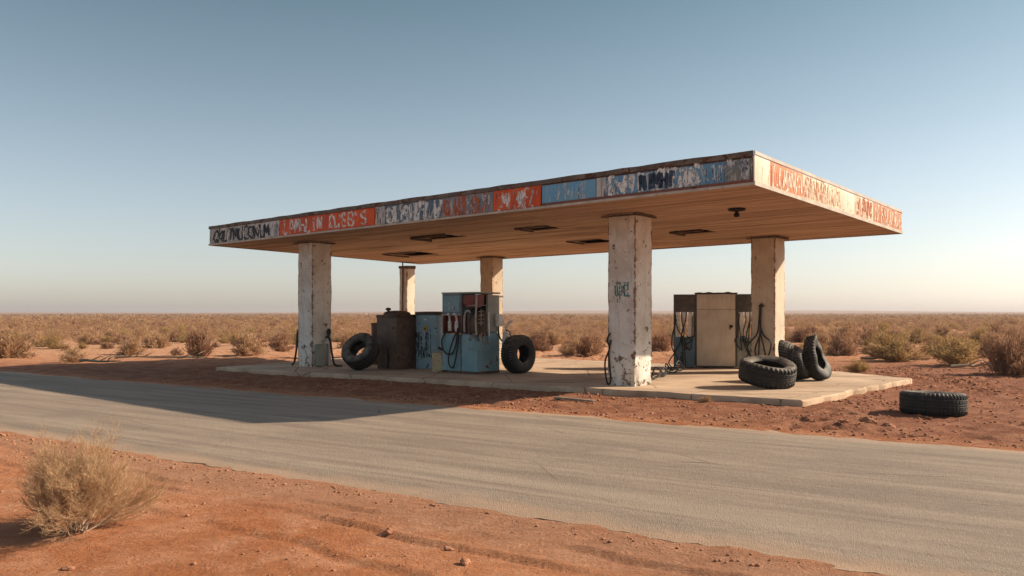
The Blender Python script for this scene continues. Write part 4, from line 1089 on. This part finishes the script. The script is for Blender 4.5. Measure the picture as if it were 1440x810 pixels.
# more of the nearest scrub, still one by one
rngb = np.random.default_rng(21); cand = []
tries = 0
while len(cand) < 282 and tries < 60000:
    tries += 1
    Yd = 27 + (rngb.random() ** .8) * 25; Xd = rngb.uniform(-1.0, 1.0) * (Yd * .66 + 1)
    dens = .15 + .85 * float(sstep(np.array(Yd + 9 * (fbm(np.array([Xd * .09]), np.array([Yd * .09]), 3, 13)[0] - .5)), 31, 41))
    if Xd > 9: dens = max(dens, .9)
    if rngb.random() > dens: continue
    if float(slab_dist(np.array(Xd), np.array(Yd))) > -1.5: continue
    if Xd * RN[0] + Yd * RN[1] - RMID < RHALF + 4: continue
    w = (.55 + .85 * rngb.random() ** 1.6) * (1.1 if Yd > 40 else .9) * (1.3 if Xd > 8 else 1); ok = True
    for (a, b, c) in taken:
        if (a - Xd) ** 2 + (b - Yd) ** 2 < (.36 * (c + w)) ** 2: ok = False; break
    if not ok: continue
    taken.append((Xd, Yd, w)); cand.append((Xd, Yd, w))
for (Xd, Yd, w) in cand:
    px = 720 + Xd / Yd * F
    k = int(rngb.integers(0, 9))
    lab = ('one of the crowded tan and brown shrubs left of the canopy pillars' if px < 420 else
           'one of the brown shrubs seen in the scrub between the canopy pillars' if px < 1105 else
           'one of the crowded brown and olive shrubs right of the filling station')
    gr = ('scrub left of the station' if px < 420 else 'scrub behind the station' if px < 1105 else 'scrub right of the station')
    shrub((Xd, Yd, gz(Xd, Yd) - .02), w, w * rngb.uniform(.42, .66), rngb.uniform(0, 6.3), k, lab, gr)

# the countless rest, out to the horizon: one mass
def mass():
    VV = []; T = []; S = []; MI = []; rng = np.random.default_rng(55)
    base = {}
    def ring(y0, y1, count, n, wlo, whi, bl, bw, asp):
        protos = [blades(np.random.default_rng(900 + n + j), n, 1., 1., bl, bw, 24, .2)[0] for j in range(8)]
        y = np.sqrt(rng.uniform(y0 * y0, y1 * y1, count)); x = rng.uniform(-1, 1, count) * (y * .74 + 2)
        keep = fbm(x * .03 + 40, y * .03, 3, 15) + rng.random(count) * .35 > .40
        x, y = x[keep], y[keep]; c = len(x)
        z = ground_z(x, y) - .03; w = rng.uniform(wlo, whi, c); h = w * rng.uniform(*asp, c); a = rng.uniform(0, 6.283, c)
        pi_ = rng.integers(0, 8, c); tb = rng.random(c); mt = rng.choice(3, c, p=[.56, .10, .34])
        for j in range(8):
            m = pi_ == j
            if not m.any(): continue
            Pv = protos[j]; ca, sa = np.cos(a[m])[:, None, None], np.sin(a[m])[:, None, None]
            X = (Pv[None, :, :, 0] * ca - Pv[None, :, :, 1] * sa) * w[m][:, None, None] + x[m][:, None, None]
            Y_ = (Pv[None, :, :, 0] * sa + Pv[None, :, :, 1] * ca) * w[m][:, None, None] + y[m][:, None, None]
            Z = Pv[None, :, :, 2] * h[m][:, None, None] + z[m][:, None, None]
            VV.append(np.stack([X, Y_, Z], -1).reshape(-1, 3).astype(np.float32)); cm = int(m.sum())
            T.append((tb[m][:, None] + rng.uniform(-.1, .1, (cm, n))).ravel()); S.append(rng.random(cm * n) ** 2)
            MI.append(np.repeat(mt[m], n))
    ring(45, 75, 2100, 480, .6, 1.5, .11, .016, (.40, .64))
    ring(75, 140, 4600, 240, .7, 1.8, .16, .026, (.38, .6))
    ring(140, 340, 9500, 70, 1.0, 2.6, .28, .055, (.32, .5))
    ring(340, 1500, 15000, 22, 2.0, 5.2, .42, .12, (.2, .34))
    V = np.concatenate(VV); n = len(V) // 5
    me = np_mesh('scrubland', V, np.arange(n * 5).reshape(n, 5))
    me.attributes.new('tint', 'FLOAT', 'FACE').data.foreach_set('value', np.concatenate(T).astype(np.float32))
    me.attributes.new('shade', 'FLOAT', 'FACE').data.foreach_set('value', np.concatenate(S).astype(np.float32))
    me.polygons.foreach_set('material_index', np.concatenate(MI).astype(np.int32))
    o = finish('scrubland', me, MATS, None, False); return tag(o, kind='stuff')
mass()

# ------------------------------------------------------------------ the big dry bush by the road
def dry_bush():
    q = random.Random(17)
    X0, Y0 = (106 - 720) / F * 5.85, 5.85
    r = root('dry_bush', (X0, Y0, gz(X0, Y0) - .01), 0, label='large straw coloured dry bush on orange sand in the lower left corner', cat='bush')
    wood = MB(); tw = MB()
    def grow_(p, d, L, rad, lvl, out):
        n = 5 if lvl < 2 else 4; pts = [p]; rr_ = [rad]; step = L / n
        for i in range(n):
            d = (d + Vector((q.gauss(0, .13), q.gauss(0, .13), q.gauss(.05, .10)))).normalized()
            if lvl == 0 and i < 2: d = (d + Vector((0, 0, .10))).normalized()
            p = p + d * step; p.z = max(p.z, .008); pts.append(p); rr_.append(max(.0007, rad * (1 - .72 * (i + 1) / n)))
            if lvl < 3 and i >= (1 if lvl == 0 else 0):
                for _ in range([2, 3, 2][lvl] if q.random() < .92 else 1):
                    sd = (d * 1.0 + Vector((q.gauss(0, .42), q.gauss(0, .42), q.gauss(.10, .34)))).normalized()
                    grow_(p.copy(), sd, L * q.uniform(.34, .58), rr_[-1] * .55, lvl + 1, out)
        (wood if lvl == 0 else tw).tube(pts, rr_, 4 if lvl < 2 else 3, caps=False)
    for k in range(58):
        a = q.uniform(0, 2 * pi); el = math.asin(q.uniform(.16, .96))
        d = Vector((cos(a) * cos(el), sin(a) * cos(el), sin(el)))
        L = .49 * (.84 - .06 * sin(el)) * q.uniform(.75, 1.10)
        if k in (7, 19): L, d = .50, Vector((.08, .05, 1)).normalized()
        grow_(Vector((q.gauss(0, .035), q.gauss(0, .035), -.01)), d, L, q.uniform(.004, .008), 0, tw)
    me = bpy.data.meshes.new('stems'); me.from_pydata(wood.v, [], wood.f); finish('stems', me, M['stem'], r, True, None)
    me = bpy.data.meshes.new('twigs'); me.from_pydata(tw.v, [], tw.f)
    me.attributes.new('tint', 'FLOAT', 'FACE').data.foreach_set('value', [q.random() for _ in range(len(tw.f))] if False else [((i // 24) * .618) % 1 for i in range(len(tw.f))])
    finish('twigs', me, M['straw'], r, True, None)
    print('bush faces', len(tw.f), len(wood.f))
dry_bush()

# ------------------------------------------------------------------ loose things on the ground
def rock_bm(q, s, flat=.6):
    bm = bmesh.new(); bmesh.ops.create_icosphere(bm, subdivisions=4, radius=1)
    ax = [Vector((q.gauss(0, 1), q.gauss(0, 1), q.gauss(0, 1))).normalized() for _ in range(9)]; of = [q.uniform(.55, .95) for _ in ax]; sh = Vector((q.random() * 50, q.random() * 50, 0))
    for v in bm.verts:
        for a, o in zip(ax, of):
            d = v.co.dot(a)
            if d > o: v.co -= a * (d - o)
        n_ = noise.fractal(v.co * 1.7 + sh, .9, 2.1, 5); v.co *= s * (1 + .30 * n_); v.co.z *= flat; v.co.x *= 1.25
    return bm
qk = random.Random(8)
CLOD = [(632, 772, .034, 'largest cracked clod on the near verge below the road'), (655, 795, .040, 'dark edged clod at the lower edge of the photo below the road'),
        (96, 800, .032, 'small dark clod on the orange sand under the dry bush'), (548, 752, .026, 'pale crumbled clod on the verge where the sand is whitish'),
        (1222, 597, .11, 'dark clod of dirt lying left of the flat tyre'), (1250, 601, .09, 'reddish clod of dirt nearest the flat tyre'), (1185, 600, .06, 'small clod between the slab corner and road edge')]
for (px, py, s, lab) in CLOD:
    Yd = F * EYE / (py - 441); Xd = (px - 720) / F * Yd
    bm = rock_bm(qk, s); me = bpy.data.meshes.new('dirt_clod'); bm.to_mesh(me); bm.free()
    o = finish('dirt_clod', me, M['stone'], None, True, .35); o.location = (Xd, Yd, gz(Xd, Yd) + s * .2); o.rotation_euler.z = qk.random() * 6; tag(o, lab, 'clod')
def pebbles():
    q = random.Random(2); protos = []
    for k in range(10):
        bm = bmesh.new(); bmesh.ops.create_icosphere(bm, subdivisions=1, radius=1)
        for v in bm.verts: v.co *= q.uniform(.7, 1.15); v.co.z *= .6
        bm.verts.index_update(); protos.append((np.array([v.co[:] for v in bm.verts]), np.array([[v.index for v in f.verts] for f in bm.faces]))); bm.free()
    rng = np.random.default_rng(3); N_ = 26000
    X = rng.uniform(-9, 12, N_ * 3); Yv = rng.uniform(2.6, 24, N_ * 3)
    qq = X * RN[0] + Yv * RN[1] - RMID; out = np.abs(qq) > RHALF + .05; edge = np.exp(-((np.abs(qq) - RHALF) / .8) ** 2)
    cl = fbm(X * .8, Yv * .8, 3, 91)
    keep = out & (slab_dist(X, Yv) < -.05) & (rng.random(N_ * 3) < np.where(qq > 0, .22, .02) + .55 * sstep(cl, .45, .65) * np.where(qq > 0, 1, .5) + .95 * edge * (np.abs(np.abs(qq) - RHALF - .08) < .16 + .25 * cl) + .5 * np.exp(-(slab_dist(X, Yv) / .25) ** 2)) & (np.abs(X) < Yv * .8 + 1)
    X, Yv = X[keep][:N_], Yv[keep][:N_]; Z = ground_z(X, Yv); n = len(X)
    s = .0045 + .020 * rng.random(n) ** 6 + .004 * rng.random(n); s *= np.clip(Yv / 9, .75, 1.6)
    VS = []; FS = []; b = 0
    for i in range(n):
        v, f = protos[i % 10]; a = rng.random() * 6.28; c_, s_ = cos(a), sin(a)
        w = v * s[i]; VS.append(np.stack([w[:, 0] * c_ - w[:, 1] * s_ + X[i], w[:, 0] * s_ + w[:, 1] * c_ + Yv[i], w[:, 2] + Z[i] + s[i] * .25], -1)); FS.append(f + b); b += len(v)
    o = finish('pebbles', np_mesh('pebbles', np.concatenate(VS), np.concatenate(FS)), M['stone'], None, False); tag(o, kind='stuff')
pebbles()
# a weathered plank, a dry tuft against the slab, dead branches on the sand
pk = root('plank', (.62 + .5, 14.65, .03), 2.45, label='warped weathered plank lying on dirt against the front of slab', cat='plank')
mb = MB(); mb.box((-.42, -.05, 0), (.42, .05, .028), .006, 0, .015); mb.build('board', M['bark'], pk)
shrub((4.02 - .62, 14.32, .0), .34, .14, 1., 0, 'small dry tuft growing against the front edge of slab', None, 'grass tuft', 'grass_tuft')
qd = random.Random(6)
for (px, py, L, lab) in ((192, 504, 1.5, 'dead branch lying on sand beneath the small tan shrub'), (140, 513, 1.2, 'dead branch on the open sand near the lone low tuft'),
                         (270, 505, 1.0, 'broken dead branch at the foot of the dark stemmed bush'), (1236, 508, 1.2, 'pale dead log on the ground left of the olive bush'), (1372, 519, 1.4, 'pale dead log at the foot of the yellowish bush')):
    Yd = F * EYE / (py - 441); Xd = (px - 720) / F * Yd; z = gz(Xd, Yd); a = qd.uniform(-.3, .3); mb = MB()
    P_ = [Vector(((t - .5) * L * cos(a) + qd.uniform(-.04, .04), (t - .5) * L * sin(a) + qd.uniform(-.04, .04), .04 + .05 * qd.random())) for t in np.linspace(0, 1, 7)]
    mb.tube(spline(P_, 3), [.05 - .035 * i / 18 for i in range(19)], 7)
    for k in (2, 3, 4): mb.tube(spline([P_[k], P_[k] + Vector((qd.uniform(.1, .25), qd.uniform(-.2, .2), .12)), P_[k] + Vector((qd.uniform(.3, .5), qd.uniform(-.3, .3), .10 + .2 * qd.random()))], 3), [.022, .02, .017, .014, .011, .008, .005], 5)
    o = mb.build('dead_branch', M['bark']); o.location = (Xd, Yd, z); tag(o, lab, 'branch')

# ------------------------------------------------------------------ air, sky, sun, camera
SKY_TINT = [(0, (.99, .95, .97)), (1, (.17, .22, .22)), (.08, (.91, .91, .91)), (.37, (.42, .57, .565))]   # dusty cream low down, teal higher up
HAZE = 0.00032
if HAZE:
    t = NT('desert_haze'); pv = t.node('ShaderNodeVolumePrincipled'); pv.inputs['Color'].default_value = (.78, .72, .74, 1); pv.inputs['Density'].default_value = HAZE; pv.inputs['Anisotropy'].default_value = .2
    t.t.links.new(pv.outputs[0], t.out.inputs['Volume'])
    mb = MB(); mb.box((-4400, -80, -12), (4400, 5400, 24), 0); o = mb.build('haze', t.m, None, False); tag(o, kind='stuff')

SUN_EL = radians(28.4); SUN_DIR = Vector((cos(SUN_EL) * cos(radians(11.6)), cos(SUN_EL) * sin(radians(11.6)), sin(SUN_EL)))
sd = bpy.data.lights.new('sun', 'SUN'); sd.energy = 5.0; sd.angle = radians(.6); sd.color = (1, .85, .66)
so = bpy.data.objects.new('sun', sd); COL.objects.link(so); so.rotation_euler = SUN_DIR.to_track_quat('Z', 'Y').to_euler()
wd = bpy.data.worlds.new('World'); SC.world = wd; wd.use_nodes = True; wt = wd.node_tree; wt.nodes.clear()
sk = wt.nodes.new('ShaderNodeTexSky'); sk.sky_type = 'NISHITA'; sk.sun_disc = False
sk.sun_elevation = SUN_EL; sk.sun_rotation = radians(90 - 11.6); sk.altitude = 300; sk.air_density = 1.0; sk.dust_density = 1.2; sk.ozone_density = 1.2
bg = wt.nodes.new('ShaderNodeBackground'); bg.inputs['Strength'].default_value = .104
hs = wt.nodes.new('ShaderNodeHueSaturation'); hs.inputs['Saturation'].default_value = .62
wo = wt.nodes.new('ShaderNodeOutputWorld')
tint = wt.nodes.new('ShaderNodeMix'); tint.data_type = 'RGBA'; tint.blend_type = 'MULTIPLY'; tint.inputs[0].default_value = 1
tc = wt.nodes.new('ShaderNodeTexCoord'); sx = wt.nodes.new('ShaderNodeSeparateXYZ'); rp = wt.nodes.new('ShaderNodeValToRGB')
wt.links.new(tc.outputs['Generated'], sx.inputs[0]); wt.links.new(sx.outputs[2], rp.inputs[0]); wt.links.new(rp.outputs[0], tint.inputs[7])
for e, (p, c) in zip([rp.color_ramp.elements[0], rp.color_ramp.elements[1]] + [rp.color_ramp.elements.new(.5) for _ in range(2)], SKY_TINT):
    e.position = p; e.color = (*c, 1)
wt.links.new(sk.outputs[0], hs.inputs['Color']); wt.links.new(hs.outputs[0], tint.inputs[6]); wt.links.new(tint.outputs[2], bg.inputs['Color']); wt.links.new(bg.outputs[0], wo.inputs['Surface'])

cd = bpy.data.cameras.new('camera'); cd.sensor_width = 36; cd.lens = F / 1440 * 36; cd.shift_y = 36 / 1440; cd.clip_end = 20000; cd.clip_start = .05
co = bpy.data.objects.new('camera', cd); COL.objects.link(co); co.location = (0, 0, EYE); co.rotation_euler = (pi / 2, 0, 0)
SC.camera = co
SC.view_settings.view_transform = 'Standard'; SC.view_settings.look = 'None'; SC.view_settings.exposure = .62; SC.view_settings.gamma = 1
SC.view_settings.use_curve_mapping = False
SC.cycles.max_bounces = 6; SC.cycles.diffuse_bounces = 4; SC.cycles.transparent_max_bounces = 12; SC.cycles.volume_bounces = 0
SC.cycles.use_denoising = True
